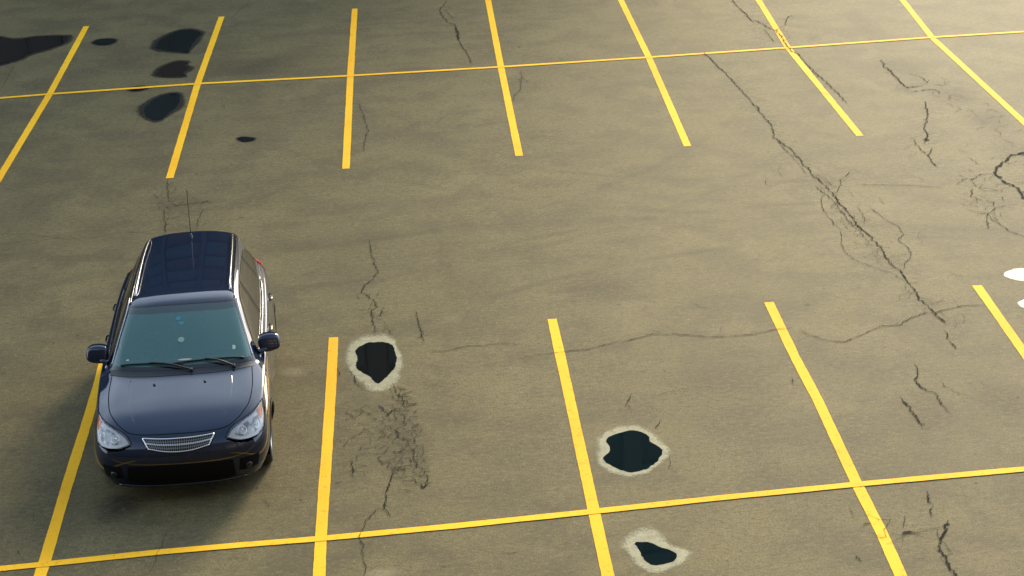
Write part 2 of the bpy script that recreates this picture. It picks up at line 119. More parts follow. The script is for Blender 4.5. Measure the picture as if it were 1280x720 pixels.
# ---------------------------------------------------------------- asphalt
M = {}
def asphalt():
    m = mat('asphalt', rough=.6); k = NB(m); p = k.pos()
    warp = k.noise(p, 2.2, 3)
    big = k.noise(p, .22, 4, .6); mid = k.noise(p, 1.1, 6, .62); grain = k.noise(p, 42, 3, .7); fine = k.noise(p, 130, 2, .7)
    # wheel-swept streaks across the aisle, stretched along the rows
    streak = k.noise(k.mapping(p, (.28, 2.6, 1), R(-2)), 1.3, 6, .65, .6)
    swirl = k.noise(k.mapping(p, (.45, 1.5, 1), R(24)), 1.0, 5, .6, 1.2)
    c = k.mix(k.ramp(big, .3, .7), (.112, .102, .060), (.142, .129, .076))
    c = k.mix(k.ramp(mid, .42, .62, 0, .7), c, (.066, .060, .042)); c = k.mix(k.ramp(k.noise(p, .6, 6, .68, .8), .52, .70, 0, .5), c, (.062, .058, .042)); c = k.mix(k.ramp(k.noise(p, .8, 5, .6, .5), .46, .32, 0, .45), c, (.19, .165, .105))
    c = k.mix(k.ramp(streak, .42, .72, 0, .28), c, (.150, .132, .078))
    c = k.mix(k.ramp(streak, .50, .30, 0, .22), c, (.066, .060, .042))
    c = k.mix(k.ramp(swirl, .56, .74, 0, .35), c, (.066, .060, .044))
    # coarse dark and pale mottling, spread evenly over the lot
    sep = k.n('ShaderNodeSeparateXYZ'); k.l(p, sep.inputs[0])
    mg = k.noise(k.mapping(p, (.75, 1.15, 1)), 15, 8, .82); c = k.mix(k.ramp(mg, .50, .62, 0, .68), c, (.050, .045, .029)); c = k.mix(k.ramp(mg, .48, .37, 0, .6), c, (.20, .178, .105))
    # stone grain
    c = k.mix(k.ramp(grain, .40, .66, 0, .7), c, (.052, .047, .031))
    c = k.mix(k.ramp(fine, .52, .70, 0, .6), c, (.25, .22, .145))
    # faint turning tyre arcs in the aisle
    def ring(cx, cy, rad, wdt):
        a = k.m('POWER', k.m('SUBTRACT', sep.outputs[0], cx), 2); b = k.m('POWER', k.m('SUBTRACT', sep.outputs[1], cy), 2)
        return k.ramp(k.m('ABSOLUTE', k.m('SUBTRACT', k.m('ADD', k.m('SQRT', k.m('ADD', a, b)), k.m('MULTIPLY', warp, .12)), rad)), wdt, wdt*.3)
    aisle = k.m('MULTIPLY', k.ramp(sep.outputs[1], 3.2, 6.5), k.ramp(sep.outputs[1], 15.5, 11.0)); brk = k.ramp(k.noise(p, .9, 3, .6), .38, .62)
    for cx, cy, rad, wdt, stg in ((9.5, -1.5, 8.6, .11, .34), (9.5, -1.5, 10.1, .11, .30), (2.0, 17.5, 9.4, .12, .30), (2.0, 17.5, 10.8, .12, .26), (12.0, 19.5, 10.2, .12, .3), (12., 19.5, 11.6, .12, .24), (5.0, -9.0, 17.6, .2, .26)):
        c = k.mix(k.m('MULTIPLY', k.m('MULTIPLY', ring(cx, cy, rad, wdt), k.m('MULTIPLY', aisle, brk)), stg), c, (.05, .045, .03))
    # oil drips and ground-in specks, then soft dark and pale patches
    spk = k.noise(p, 5.5, 2, .5); c = k.mix(k.ramp(spk, .735, .76, 0, .6), c, (.02, .019, .014))
    jit = k.m('MULTIPLY', k.m('SUBTRACT', warp, .5), 1.6)
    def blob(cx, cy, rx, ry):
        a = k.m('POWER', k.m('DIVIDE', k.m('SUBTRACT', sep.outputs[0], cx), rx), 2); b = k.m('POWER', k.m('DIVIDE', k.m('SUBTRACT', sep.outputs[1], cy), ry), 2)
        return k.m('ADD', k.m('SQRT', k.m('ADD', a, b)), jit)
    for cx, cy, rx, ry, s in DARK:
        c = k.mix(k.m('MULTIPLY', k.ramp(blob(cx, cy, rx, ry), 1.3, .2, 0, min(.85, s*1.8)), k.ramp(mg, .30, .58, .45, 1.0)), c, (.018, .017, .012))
    for cx, cy, rx, ry, s in LIGHT:
        f = k.m('MULTIPLY', k.ramp(blob(cx, cy, rx, ry), 1.2, .3, 0, s*1.6), k.ramp(grain, .35, .6))
        c = k.mix(f, c, (.22, .20, .15))
    c = k.mix(1.0, c, (1.03, .93, .69), 'MULTIPLY')
    k.l(c, k.b.inputs['Base Color'])
    k.b.inputs['Roughness'].default_value = .74
    k.b.inputs['Specular IOR Level'].default_value = .18
    h = k.m('ADD', k.m('MULTIPLY', grain, .6), k.m('MULTIPLY', fine, .4))
    k.bump(k.m('ADD', h, k.m('MULTIPLY', mg, .8)), .6, .008)
    return m
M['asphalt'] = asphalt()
def pyellow():
    m = mat('road_paint', rough=.75, spec=.15); k = NB(m); p = k.pos()
    n1 = k.noise(p, 9, 5, .7); n2 = k.noise(p, 60, 3, .7); big = k.noise(p, .35, 3)
    c = k.mix(k.ramp(big, .35, .65), (.80, .40, .013), (.86, .47, .018))
    c = k.mix(k.ramp(n1, .55, .70, 0, .6), c, (.55, .22, .012))
    c = k.mix(k.ramp(n2, .58, .70, 0, .45), c, (.30, .16, .03))
    k.l(c, k.b.inputs['Base Color']); k.bump(n2, .3, .004)
    # chipped-through specks
    f = k.m('MULTIPLY', k.ramp(k.noise(p, 26, 4, .75), .62, .70), .75)
    tr = k.n('ShaderNodeBsdfTransparent'); ms = k.n('ShaderNodeMixShader'); k.l(f, ms.inputs[0]); k.l(k.b.outputs[0], ms.inputs[1]); k.l(tr.outputs[0], ms.inputs[2]); k.l(ms.outputs[0], k.o.inputs[0])
    return m
M['paint_line'] = pyellow()
M['crack'] = mat('crack_dark', (.018, .017, .014), .95, spec=.1)
M['chalk'] = mat('chalk', (.26, .24, .18), .8)
M['tealreflect'] = mat('teal_reflection_water', (.004, .0095, .0105), .015, ior=1.33); M['brownwater'] = mat('brown_puddle_water', (.014, .010, .008), .02, ior=1.33)  # teal variant holds the glass facade's reflection as base colour
M['water'] = mat('puddle_water', (.006, .007, .006), .015, ior=1.33)
def softmat(name, colr, noise_sc, lo, hi, rough=.8):
    m = mat(name, colr, rough); k = NB(m); p = k.pos()
    at = k.n('ShaderNodeAttribute'); at.attribute_name = 'fade'
    n = k.m('ADD', k.m('MULTIPLY', k.noise(p, noise_sc, 4, .75), .6), k.m('MULTIPLY', k.noise(p, 9, 4, .7), .4))
    f = k.m('ADD', at.outputs['Fac'], k.m('MULTIPLY', k.m('SUBTRACT', n, .5), .9))
    f = k.ramp(f, lo, hi, 0, .72)
    c2 = tuple(v*.55 for v in colr)
    k.l(k.mix(k.ramp(n, .35, .65), c2, colr), k.b.inputs['Base Color'])
    tr = k.n('ShaderNodeBsdfTransparent'); ms = k.n('ShaderNodeMixShader'); k.l(f, ms.inputs[0]); k.l(tr.outputs[0], ms.inputs[1]); k.l(k.b.outputs[0], ms.inputs[2]); k.l(ms.outputs[0], k.o.inputs[0])
    return m
M['silt'] = softmat('dry_silt', (.44, .41, .26), 48, .14, .62)
M['wet'] = softmat('wet_asphalt', (.016, .016, .013), 7, .25, .75, .35)

S = 260
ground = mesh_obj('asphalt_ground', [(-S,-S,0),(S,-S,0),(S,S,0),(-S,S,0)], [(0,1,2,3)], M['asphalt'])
tag(ground, kind='structure')
def resample(pts, step):
    out = [Vector(pts[0])]
    for a, b in zip(pts, pts[1:]):
        a, b = Vector(a), Vector(b); n = max(1, int(math.ceil((b-a).length/step)))
        for i in range(1, n+1): out.append(a.lerp(b, i/n))
    return out
def ribbon_bm(bm, pts, widths, z):
    pts = [Vector(q[:2]) for q in pts]; prev = None
    for i, q in enumerate(pts):
        a = pts[max(0, i-1)]; b = pts[min(len(pts)-1, i+1)]; d = (b-a)
        if d.length < 1e-6: continue
        d.normalize(); nrm = Vector((-d.y, d.x)); hw = widths[i]/2
        l = bm.verts.new((q.x+nrm.x*hw, q.y+nrm.y*hw, z)); r = bm.verts.new((q.x-nrm.x*hw, q.y-nrm.y*hw, z))
        if prev: bm.faces.new((prev[0], prev[1], r, l))
        prev = (l, r)
def painted(name, pts, wd, z, label, group):
    p = resample(pts, .06); bm = bmesh.new()
    ws = []; wv = 0
    for i in range(len(p)):
        wv = .6*wv + random.uniform(-.004, .004); ws.append(wd+wv)
    ribbon_bm(bm, p, ws, z)
    for f in bm.faces:
        if f.normal.z < 0: f.normal_flip()
    return tag(bm_obj(name, bm, M['paint_line']), label, 'parking line', group)
for pts, lab in STALL: painted('stall_line', pts, .122, .004, lab, 'painted stall lines')
for pts, lab in CROSS: painted('cross_line', pts, .105, .008, lab, 'long painted lines dividing the rows of stalls')
# ---------------------------------------------------------------- cracks
def crack_bm(bm, pts, wd, z=.0095, rough=1.0, tp=1, amp=.022):
    p = resample(pts, .026); n = len(p); q = []
    off = 0; ws = []; g = 0
    for i, a in enumerate(p):
        t = (p[min(n-1, i+1)]-p[max(0, i-1)])
        if t.length < 1e-6: t = Vector((1, 0))
        t.normalize(); nr = Vector((-t.y, t.x))
        off = off*.55 + random.uniform(-amp, amp)*rough
        q.append(a + nr*off + t*random.uniform(-.008, .008))
        taper = 1 if tp == 0 else min(1, i/5+.15, (n-1-i)/5+.15)
        g = g*.45 + random.uniform(-.5, .5)
        ws.append(max(.003, wd*.88*taper*(.8+g)))
    ribbon_bm(bm, q, ws, z)
    # crumbled chips along the lips of the crack
    if wd >= .009:
        for i in range(1, n-1):
            if random.random() < .16:
                a0 = random.uniform(0, 6.28); c0 = q[i]+Vector((random.uniform(-1, 1), random.uniform(-1, 1)))*wd*1.3; rr = wd*random.uniform(.25, .8)
                bm.faces.new([bm.verts.new((c0.x+rr*random.uniform(.5, 1.2)*math.cos(a0+k_*1.2566), c0.y+rr*random.uniform(.5, 1.2)*math.sin(a0+k_*1.2566), z+.0004)) for k_ in range(5)])
CL = {'A': 'longest crack, running diagonally down the right of the empty aisle', 'B': 'jagged crack following under a far yellow stall line at top right',
 'C': 'branching crack with broken holes between the two rightmost far lines', 'D': 'thick curved black crack at the right edge of the asphalt',
 'E': 'thin level crack running right across above the near stalls', 'G': None, 'H': 'short thick crack at the bottom right below the near cross line',
 'I': 'ragged crack leading down to the jet black puddle', 'J': 'crack winding down from the crazed patch across the near cross line',
 'K': 'short broken crack at the top middle, between the third and fourth far lines', 'L': 'thin crack just behind the roof of the parked car', 'M': 'hairline crack level with the roof of the car, on its left and right'}
groups = {}
for g, wd, pts in CRACK: groups.setdefault(g, []).append((wd, pts))
M['crackd'] = M['crack']
for g, lst in groups.items():
    bm = bmesh.new()
    for wd, pts in lst: crack_bm(bm, pts, wd, amp=min(.02, .010+wd*.35))
    if g not in ('F', 'G'):
        # hair cracks branching off the main run
        for wd, pts in lst:
            if g in 'M' or wd < .012: continue
            p = resample(pts, .05)
            for i in range(2, len(p)-2):
                if random.random() < (.15 if g in 'ABCD' else .05):
                    a = random.choice((-1, 1))*random.uniform(.5, 1.3); d = (p[i+1]-p[i-1]).normalized(); d.rotate(Matrix.Rotation(a, 2))
                    e_ = p[i]+d*random.uniform(.08, .24); crack_bm(bm, [p[i], e_], wd*.32)
                    if random.random() < .5: d.rotate(Matrix.Rotation(random.uniform(-1, 1), 2)); crack_bm(bm, [e_, e_+d*random.uniform(.08, .3)], wd*.22)
    if g in ('F', 'G'):
        tag(bm_obj('hairline_cracks' if g == 'F' else 'short_cracks', bm, M['crack']), 'thin dark hairline cracks scattered over the asphalt' if g == 'F' else 'short dark cracks in the near stalls at the right', 'cracks', None, 'stuff')
    else: tag(bm_obj('asphalt_crack', bm, M['crack']), CL[g], 'crack', 'long cracks in the asphalt')
def inside(p, poly):
    x, y = p[0], p[1]; c = False; n = len(poly)
    for i in range(n):
        x1, y1 = poly[i][0], poly[i][1]; x2, y2 = poly[i-1][0], poly[i-1][1]
        if (y1 > y) != (y2 > y) and x < (x2-x1)*(y-y1)/(y2-y1)+x1: c = not c
    return c
bm = bmesh.new()
# short stray hair cracks, thickest near the long right-hand crack and at the far right
mainc = [Vector(q) for g_, w_, pts in CRACK if g_ in 'ABCD' for q in pts]
for i in range(90):
    c_ = random.choice(mainc)+Vector((random.gauss(0, .55), random.gauss(0, .9))) if i < 60 else Vector((random.uniform(0, 14), random.uniform(-.5, 17)))
    if (abs(c_.x-1.3) < 1.1 and 1 < c_.y < 6): continue
    a = random.uniform(0, 6.28); pts = [c_]
    for j in range(random.randint(2, 6)):
        a += random.uniform(-.8, .8); pts.append(pts[-1]+Vector((math.cos(a), math.sin(a)))*random.uniform(.05, .16))
    crack_bm(bm, pts, random.choice((.004, .005, .007)), amp=.010)
tag(bm_obj('stray_cracks', bm, M['crack']), 'short stray hair cracks in the asphalt of the aisle and the far right', 'cracks', None, 'stuff')
# crazed ("alligator") asphalt: edges of a jittered cell grid
bm = bmesh.new()
for poly, cell, prob in ((CRAZE, .078, .8), (CRAZE2, .11, .34), *[(q, .13, .26) for q in CRAZE3]):
    x0 = min(p[0] for p in poly); x1 = max(p[0] for p in poly); y0 = min(p[1] for p in poly); y1 = max(p[1] for p in poly)
    nx = int((x1-x0)/cell)+2; ny = int((y1-y0)/cell)+2
    pt = {(i, j): Vector((x0+(i+(j % 2)*.5)*cell+random.uniform(-.35, .35)*cell, y0+j*cell*1.15+random.uniform(-.38, .38)*cell)) for i in range(nx) for j in range(ny)}
    for (i, j), a in pt.items():
        for e in ((1, 0), (0, 1), (1, 1) if (i+j) % 2 else (-1, 1)):
            b = pt.get((i+e[0], j+e[1]))
            if b and inside(a, poly) and random.random() < prob*(.95 if e == (1, 0) else .95 if e == (0, 1) else .3):
                crack_bm(bm, [a, b], random.choice((.004, .005, .006, .009)), amp=.007, tp=0)
tag(bm_obj('crazed_asphalt', bm, M['crack']), 'dense web of fine cracks in the near stall right of the car', 'cracks', None, 'stuff')
bm = bmesh.new()
for pts in CHALK:
    crack_bm(bm, pts, .03, z=.003, rough=.5)
M['chalk2'] = softmat('faint_chalk', (.25, .23, .17), 60, .30, .75)
o = bm_obj('chalk_scuffs', bm, M['chalk2']); at = o.data.attributes.new('fade', 'FLOAT', 'POINT')
for i in range(len(o.data.vertices)): at.data[i].value = .5
tag(o, 'faint pale chalk scuffs on the asphalt of the aisle', 'scuffs', None, 'stuff')
# ---------------------------------------------------------------- puddles
def rough_outline(pts, step, amp):
    # closed Catmull-Rom through the traced shore, with small irregularities
    n = len(pts); P = [Vector(p) for p in pts]; o = []
    for i in range(n):
        a, b, c, d = P[i-1], P[i], P[(i+1) % n], P[(i+2) % n]; k = max(2, int((c-b).length/step))
        for s in range(k):
            t = s/k; o.append(.5*((2*b)+(c-a)*t+(2*a-5*b+4*c-d)*t*t+(3*b-a-3*c+d)*t**3))
    v = 0; r = []
    for q in o:
        v = .6*v+random.uniform(-amp, amp); r.append(q+Vector((v, random.uniform(-amp, amp))))
    return r
def sheet(name, o, z, m, parent):
    bm = bmesh.new(); vs = [bm.verts.new((q.x, q.y, z)) for q in o]; bm.faces.new(vs); bmesh.ops.triangulate(bm, faces=bm.faces[:])
    bmesh.ops.recalc_face_normals(bm, faces=bm.faces[:])
    if bm.faces[0].normal.z < 0: bmesh.ops.reverse_faces(bm, faces=bm.faces[:])
    return bm_obj(name, bm, m, parent)
def halo(name, o, grow, z, m, parent, outer=None, power=1.0):
    c = sum(o, Vector((0, 0)))/len(o); n = len(o); K = 7; V = []; F = []; fd = []
    def outer_r(q):
        # where the ray from the centre through q meets the traced outer rim
        d = (q-c).normalized(); best = 0
        for i in range(len(outer)):
            a = outer[i-1]-c; b = outer[i]-c; e = b-a; den = d.x*e.y-d.y*e.x
            if abs(den) < 1e-9: continue
            t = (a.x*e.y-a.y*e.x)/den; s = (a.x*d.y-a.y*d.x)/den
            if t > 0 and -1e-6 <= s <= 1+1e-6: best = max(best, t)
        return best
    for q in o:
        r0 = (q-c).length; d = (q-c).normalized(); r1 = max(outer_r(q)*1.16, r0+.04) if outer else r0+grow
        for j in range(K):
            t = j/(K-1); r = (r0*.93)*(1-t)+r1*t; V.append((c.x+d.x*r, c.y+d.y*r, z)); fd.append((1-t)**power)
    for i in range(n):
        for j in range(K-1):
            a = i*K+j; b = ((i+1) % n)*K+j; F.append((a, a+1, b+1, b))
    ob = mesh_obj(name, V, F, m, parent); at = ob.data.attributes.new('fade', 'FLOAT', 'POINT')
    for i, v in enumerate(fd): at.data[i].value = v
    return ob
for k, (inner, rim, lab) in enumerate(PUD):
    c = sum((Vector(p) for p in inner), Vector((0, 0)))/len(inner)
    root = empty('puddle', (c.x, c.y, 0)); tag(root, lab, 'puddle', 'rain puddles on the asphalt')
    o = [(q-c)*(1.07 if rim else 1.0) for q in rough_outline(inner, .035, .009)]
    size = max(q.length for q in o)
    sheet('water', o, .0045, M['tealreflect' if 'teal' in lab or 'small dark' in lab and 'rim' in lab else 'brownwater' if 'brown' in lab else 'water'], root)
    if rim:
        ro = [q-c for q in rough_outline(rim, .05, .022)]
        halo('dried_silt_rim', o, 0, .003, M['silt'], root, ro, .8)
    else: halo('wet_edge', o, min(.26, .4*size), .003, M['wet'], root)
# ---------------------------------------------------------------- office building across the lot (seen mirrored in puddles and paintwork)
M['conc'] = mat('dark_stone', (.040, .030, .024), .7); M['pier'] = mat('brown_pier', (.040, .032, .028), .6)
M['tglass'] = mat('teal_glass', (.006, .022, .021), .35, spec=.5); M['blind'] = mat('drawn_blind', (.045, .030, .026), .6); M['roofm'] = mat('roof_felt', (.05, .05, .05), .9)
def box(bm, x0, x1, y0, y1, z0, z1):
    v = [bm.verts.new(p) for p in ((x0,y0,z0),(x1,y0,z0),(x1,y1,z0),(x0,y1,z0),(x0,y0,z1),(x1,y0,z1),(x1,y1,z1),(x0,y1,z1))]
    for f in ((3,2,1,0),(4,5,6,7),(0,1,5,4),(1,2,6,5),(2,3,7,6),(3,0,4,7)): bm.faces.new([v[i] for i in f])
def boxobj(name, dims, m, parent=None, bev=0):
    bm = bmesh.new(); box(bm, *dims)
    if bev: bmesh.ops.bevel(bm, geom=bm.edges[:], offset=bev, segments=2, affect='EDGES')
    return bm_obj(name, bm, m, parent, smooth=False)
BX0, BX1, BY, BH = -52., 19.3, 46., 33.
bld = empty('office_building', (BX0, BY, 0)); tag(bld, 'dark glass office building across the lot, seen only mirrored in puddles and car roof', 'building')
boxobj('wall', (0, BX1-BX0, .6, 22, 0, BH), M['conc'], bld); boxobj('roof', (-.2, BX1-BX0+.2, .3, 22.3, BH+.003, BH+.5), M['roofm'], bld)
pm = None; nb = 15; bw = (BX1-BX0)/nb; fl = 8; fh = (BH-1)/fl
for i in range(nb+1):
    x = i*bw
    if pm is None: pr = boxobj('pier', (-.35, .35, 0, .597, 0, BH-.01), M['pier'], bld); pm = pr.data
    else: pr = link(bpy.data.objects.new('pier', pm), bld)
    pr.location = (x, 0, 0)
wm = None
for f in range(fl):
    for i in range(nb):
        if wm is None:
            wo = boxobj('window_pane', (.45, bw-.45, .45, .59, .25, fh-.9), M['tglass'], bld); wm = wo.data
            fm = boxobj('mullion', (-.05, .05, .36, .45, .25, fh-.9), M['conc']).data; bpy.data.objects.remove(bpy.data.objects['mullion'])
        else: wo = link(bpy.data.objects.new('window_pane', wm), bld)
        wo.location = (i*bw, 0, f*fh+.3)
        if (i*7+f*5) % 11 in (2, 3): wo.material_slots[0].link = 'OBJECT'; wo.material_slots[0].material = M['blind']
        for q in (.35, .65):
            mo = link(bpy.data.objects.new('mullion', fm), wo); mo.location = (bw*q, 0, 0)
# unseen building added behind the viewpoint to keep sky off the fronts of things
bl2 = empty('sky_blocking_building', (0, -19.4, 0)); tag(bl2, 'unseen dark building wall added behind the viewpoint to block the sky', 'building')
boxobj('wall', (-70, 60, -14, 0, 0, 28), M['conc'], bl2)
for i in range(12):
    for f in range(6): 
        if i == 0 and f == 0: wo = boxobj('window_pane', (.5, 5.5, .003, .06, 1.0, 2.8), M['tglass'], bl2); wm = wo.data
        else: wo = link(bpy.data.objects.new('window_pane', wm), bl2)
        wo.location = (-37+i*6.2, 0, f*4)
# ================================================================ the parked car (local frame: x across, y from the nose back, z up)
def paint():
    m = mat('blue_paint', (.0035, .010, .034), .33, spec=.04, coat=1.0); k = NB(m); k.b.inputs['Specular Tint'].default_value = (.02, .32, 1.0, 1)
    tcn = k.n('ShaderNodeTexCoord'); n = k.noise(tcn.outputs['Object'], 900, 1); d = k.noise(tcn.outputs['Object'], 3.0, 4)
    k.l(k.mix(k.ramp(n, .5, .8, 0, .5), (.0005, .0060, .022), (.0010, .0135, .047)), k.b.inputs['Base Color'])
    k.b.inputs['Coat IOR'].default_value = 1.6
    k.l(k.ramp(d, .3, .8, .015, .06), k.b.inputs['Coat Roughness'])
    return m
M['paint'] = paint()
M['black'] = mat('black_plastic', (.012, .012, .013), .45); M['gloss'] = mat('black_gloss', (.008, .008, .009), .12, spec=.6)
M['seam'] = mat('panel_gap', (.003, .003, .003), .9, spec=.1); M['rubber'] = mat('tyre_rubber', (.018, .018, .018), .75)
M['intake'] = mat('intake_black', (.006, .006, .006), .8, spec=.1); M['meshm'] = mat('grille_mesh_grey', (.27, .27, .27), .3, metal=1); M['rail'] = mat('rail_sky_glare', (.42, .42, .42), .22, metal=1); M['chrome'] = mat('chrome', (.78, .78, .76), .13, metal=1); M['alloy'] = mat('alloy', (.50, .50, .50), .28, metal=1)  # rail silver paints the sky's glare into rails and mouldings
M['orange'] = mat('indicator_orange', (.9, .24, .01), .12, coat=1); M['red'] = mat('tail_red', (.55, .012, .012), .1, coat=1)
M['trim'] = mat('interior_grey', (.16, .18, .175), .8); M['seatm'] = mat('seat_cloth', (.16, .16, .155), .9); M['carpet'] = mat('carpet', (.03, .03, .03), .95)
M['paper'] = mat('paper', (.45, .44, .35), .7); M['teal'] = mat('teal_tag', (.03, .17, .22), .4); M['greenm'] = mat('pale_green', (.20, .30, .23), .5)
def refl():
    m = mat('lamp_reflector', (.88, .88, .87), .25, metal=.15); k = NB(m); tcn = k.n('ShaderNodeTexCoord')
    v = k.n('ShaderNodeTexVoronoi'); v.inputs['Scale'].default_value = 20; k.l(k.mapping(tcn.outputs['Object'], (1, .5, .5)), v.inputs['Vector'])
    k.bump(v.outputs['Distance'], 1.0, .03)
    k.l(k.mix(k.ramp(v.outputs['Distance'], .42, .72), (.95, .95, .93), (.34, .34, .32)), k.b.inputs['Base Color'])
    return m
M['refl'] = refl(); M['white'] = mat('lamp_white', (.95, .95, .94), .2)
def glass(name, tint, haze, hazef, ior=1.5):
    m = bpy.data.materials.new(name); m.use_nodes = True; t = m.node_tree; t.nodes.clear(); N = t.nodes.new; l = t.links.new
    tr = N('ShaderNodeBsdfTransparent'); tr.inputs[0].default_value = (*tint, 1); df = N('ShaderNodeBsdfDiffuse'); df.inputs[0].default_value = (*haze, 1)
    gl = N('ShaderNodeBsdfGlossy'); gl.inputs['Roughness'].default_value = .012; fr = N('ShaderNodeFresnel'); fr.inputs[0].default_value = ior
    a = N('ShaderNodeMixShader'); a.inputs[0].default_value = hazef; l(tr.outputs[0], a.inputs[1]); l(df.outputs[0], a.inputs[2])
    b = N('ShaderNodeMixShader'); l(fr.outputs[0], b.inputs[0]); l(a.outputs[0], b.inputs[1]); l(gl.outputs[0], b.inputs[2])
    o = N('ShaderNodeOutputMaterial'); l(b.outputs[0], o.inputs[0]); return m
M['wsglass'] = glass('windshield_glass', (.42, .62, .60), (.13, .30, .275), .38, 1.62)  # diffuse teal haze paints the sky's milky reflection into the glass
M['wsband'] = glass('shade_band', (.16, .22, .22), (.08, .12, .12), .5, 1.62)
M['sideglass'] = glass('side_glass', (.10, .13, .12), (.03, .03, .025), .25, 2.3)
M['lens'] = glass('lamp_lens', (.99, .99, .99), (.9, .9, .9), .04, 1.5)

F4 = [(0,.150,.755),(.18,.153,.755),(.36,.175,.757),(.52,.205,.763),(.665,.28,.776),(.76,.40,.792)]
S4 = [(.79,.56,.825),(.815,.82,.885),(.822,1.12,.925),(.826,1.27,.937),(.83,1.62,.945),(.832,2.0,.955),(.832,2.2,.96),(.83,2.65,.975),(.82,3.15,1.0),(.80,3.6,1.03),(.765,3.9,1.05),(.73,4.06,1.04)]
R4 = [(.68,4.17,1.02),(.58,4.225,1.005),(.46,4.25,1.0),(.32,4.262,1.0),(.16,4.27,1.0),(0,4.272,1.0)]
F2 = [(0,0),(.20,.004),(.41,.022),(.60,.066),(.755,.15),(.845,.33)]
S2 = [(.862,.58),(.882,.86),(.886,1.15),(.887,1.3),(.8875,1.62),(.8875,2.0),(.8875,2.2),(.8875,2.65),(.886,3.15),(.878,3.6),(.862,3.9),(.835,4.08)]
R2 = [(.785,4.21),(.68,4.29),(.53,4.33),(.36,4.345),(.18,4.35),(0,4.352)]
top = F4+S4+R4; mid = F2+S2+R2; NS = len(top)
def inset(p, d):
    x, y = p; return (x*(1-d/.88), y+d*max(0, 1-y/.7) if y < .7 else y-d*max(0, (y-3.7)/.65) if y > 3.7 else y)
rows = [[], [], [], [], []]
for t4, m2 in zip(top, mid):
    a = inset(m2, .085); b = inset(m2, .02)
    rows[0].append((a[0], a[1], .20)); rows[1].append((b[0], b[1], .33)); rows[2].append((m2[0], m2[1], .50))
    fr = max(0, min(1, 1-(m2[1]-.25)/.4)); u_ = .30-.17*fr; w_ = .58-.14*fr
    rows[3].append((m2[0]+(t4[0]-m2[0])*u_, m2[1]+(t4[1]-m2[1])*u_, .50+(t4[2]-.50)*w_)); rows[4].append(t4)
# cap rows: columns j1..j5 (j0 comes from the ring)
CAP = {
 1: [(.70,.47,.838),(.56,.43,.852),(.38,.405,.858),(.19,.40,.862),(0,.395,.864)],
 2: [(.715,.80,.908),(.58,.80,.922),(.40,.79,.928),(.20,.78,.935),(0,.78,.938)],
 3: [(.73,1.19,.958),(.66,1.15,.968),(.53,1.09,.975),(.28,1.04,.982),(0,1.02,.985)],
 4: [(.755,1.31,.975),(.725,1.29,1.02),(.665,1.235,1.045),(.36,1.14,1.035),(0,1.12,1.035)],
 5: [(.768,1.62,.975),(.725,1.61,1.11),(.645,1.57,1.225),(.34,1.49,1.245),(0,1.46,1.252)],
 6: [(.768,2.0,.985),(.705,2.0,1.20),(.602,1.975,1.425),(.33,1.90,1.458),(0,1.87,1.468)],
 7: [(.768,2.2,.99),(.70,2.2,1.22),(.588,2.18,1.462),(.33,2.12,1.495),(0,2.10,1.505)],
 8: [(.766,2.65,1.01),(.695,2.65,1.25),(.580,2.65,1.482),(.33,2.65,1.523),(0,2.65,1.533)],
 9: [(.756,3.15,1.035),(.685,3.15,1.26),(.570,3.15,1.478),(.33,3.15,1.520),(0,3.15,1.530)],
 10: [(.735,3.6,1.065),(.665,3.6,1.26),(.555,3.6,1.458),(.32,3.6,1.498),(0,3.6,1.508)],
 11: [(.70,3.9,1.085),(.63,3.92,1.26),(.53,3.93,1.432),(.31,3.97,1.476),(0,3.98,1.484)],
 12: [(.665,4.05,1.06),(.59,4.08,1.17),(.50,4.11,1.26),(.30,4.16,1.285),(0,4.17,1.29)],
}
bm = bmesh.new(); half = []
def build_half(s):
    rv = [[bm.verts.new((s*p[0], p[1], p[2])) for p in r] for r in rows]
    for r in range(4):
        for i in range(NS-1):
            bm.faces.new((rv[r][i], rv[r][i+1], rv[r+1][i+1], rv[r+1][i]) if s > 0 else (rv[r][i+1], rv[r][i], rv[r+1][i], rv[r+1][i+1]))
    g = [[None]*6 for _ in range(14)]
    for j in range(6): g[0][j] = rv[4][5-j]; g[13][j] = rv[4][NS-6+j]
    for i in range(1, 13):
        g[i][0] = rv[4][5+i]
        for j in range(1, 6): p = CAP[i][j-1]; g[i][j] = bm.verts.new((s*p[0], p[1], p[2]))
    for i in range(13):
        for j in range(5):
            f = (g[i][j], g[i+1][j], g[i+1][j+1], g[i][j+1])
            bm.faces.new(f if s > 0 else f[::-1])
    return rv, g
RV, G1 = build_half(1); RV2, G2 = build_half(-1)
cl = bm.edges.layers.float.new('crease_edge')
def crease(vs, v):
    for a, b in zip(vs, vs[1:]):
        for e in a.link_edges:
            if e.other_vert(a) is b: e[cl] = v
for rv, g in ((RV, G1), (RV2, G2)):
    crease([g[i][1] for i in range(3, 12)], .35); crease([g[i][0] for i in range(0, 13)], .45)
    crease([g[i][3] for i in range(4, 12)], .35); crease([g[11][j] for j in range(2, 6)], .55); crease([g[3][j] for j in range(1, 6)], .30)
    crease([g[6][j] for j in range(3, 6)], .25); crease([g[0][j] for j in range(6)], .35); crease(rv[0], .3); crease(rv[3][:8], .25)
bmesh.ops.remove_doubles(bm, verts=bm.verts[:], dist=.0005)
bmesh.ops.recalc_face_normals(bm, faces=bm.faces[:])
me = bpy.data.meshes.new('body'); bm.to_mesh(me); bm.free()
tmp = bpy.data.objects.new('tmp', me); col.objects.link(tmp)
md = tmp.modifiers.new('s', 'SUBSURF'); md.levels = 4; md.render_levels = 4
dg = bpy.context.evaluated_depsgraph_get(); dme = bpy.data.meshes.new_from_object(tmp.evaluated_get(dg)); bpy.data.objects.remove(tmp)
bm = bmesh.new(); bm.from_mesh(dme)
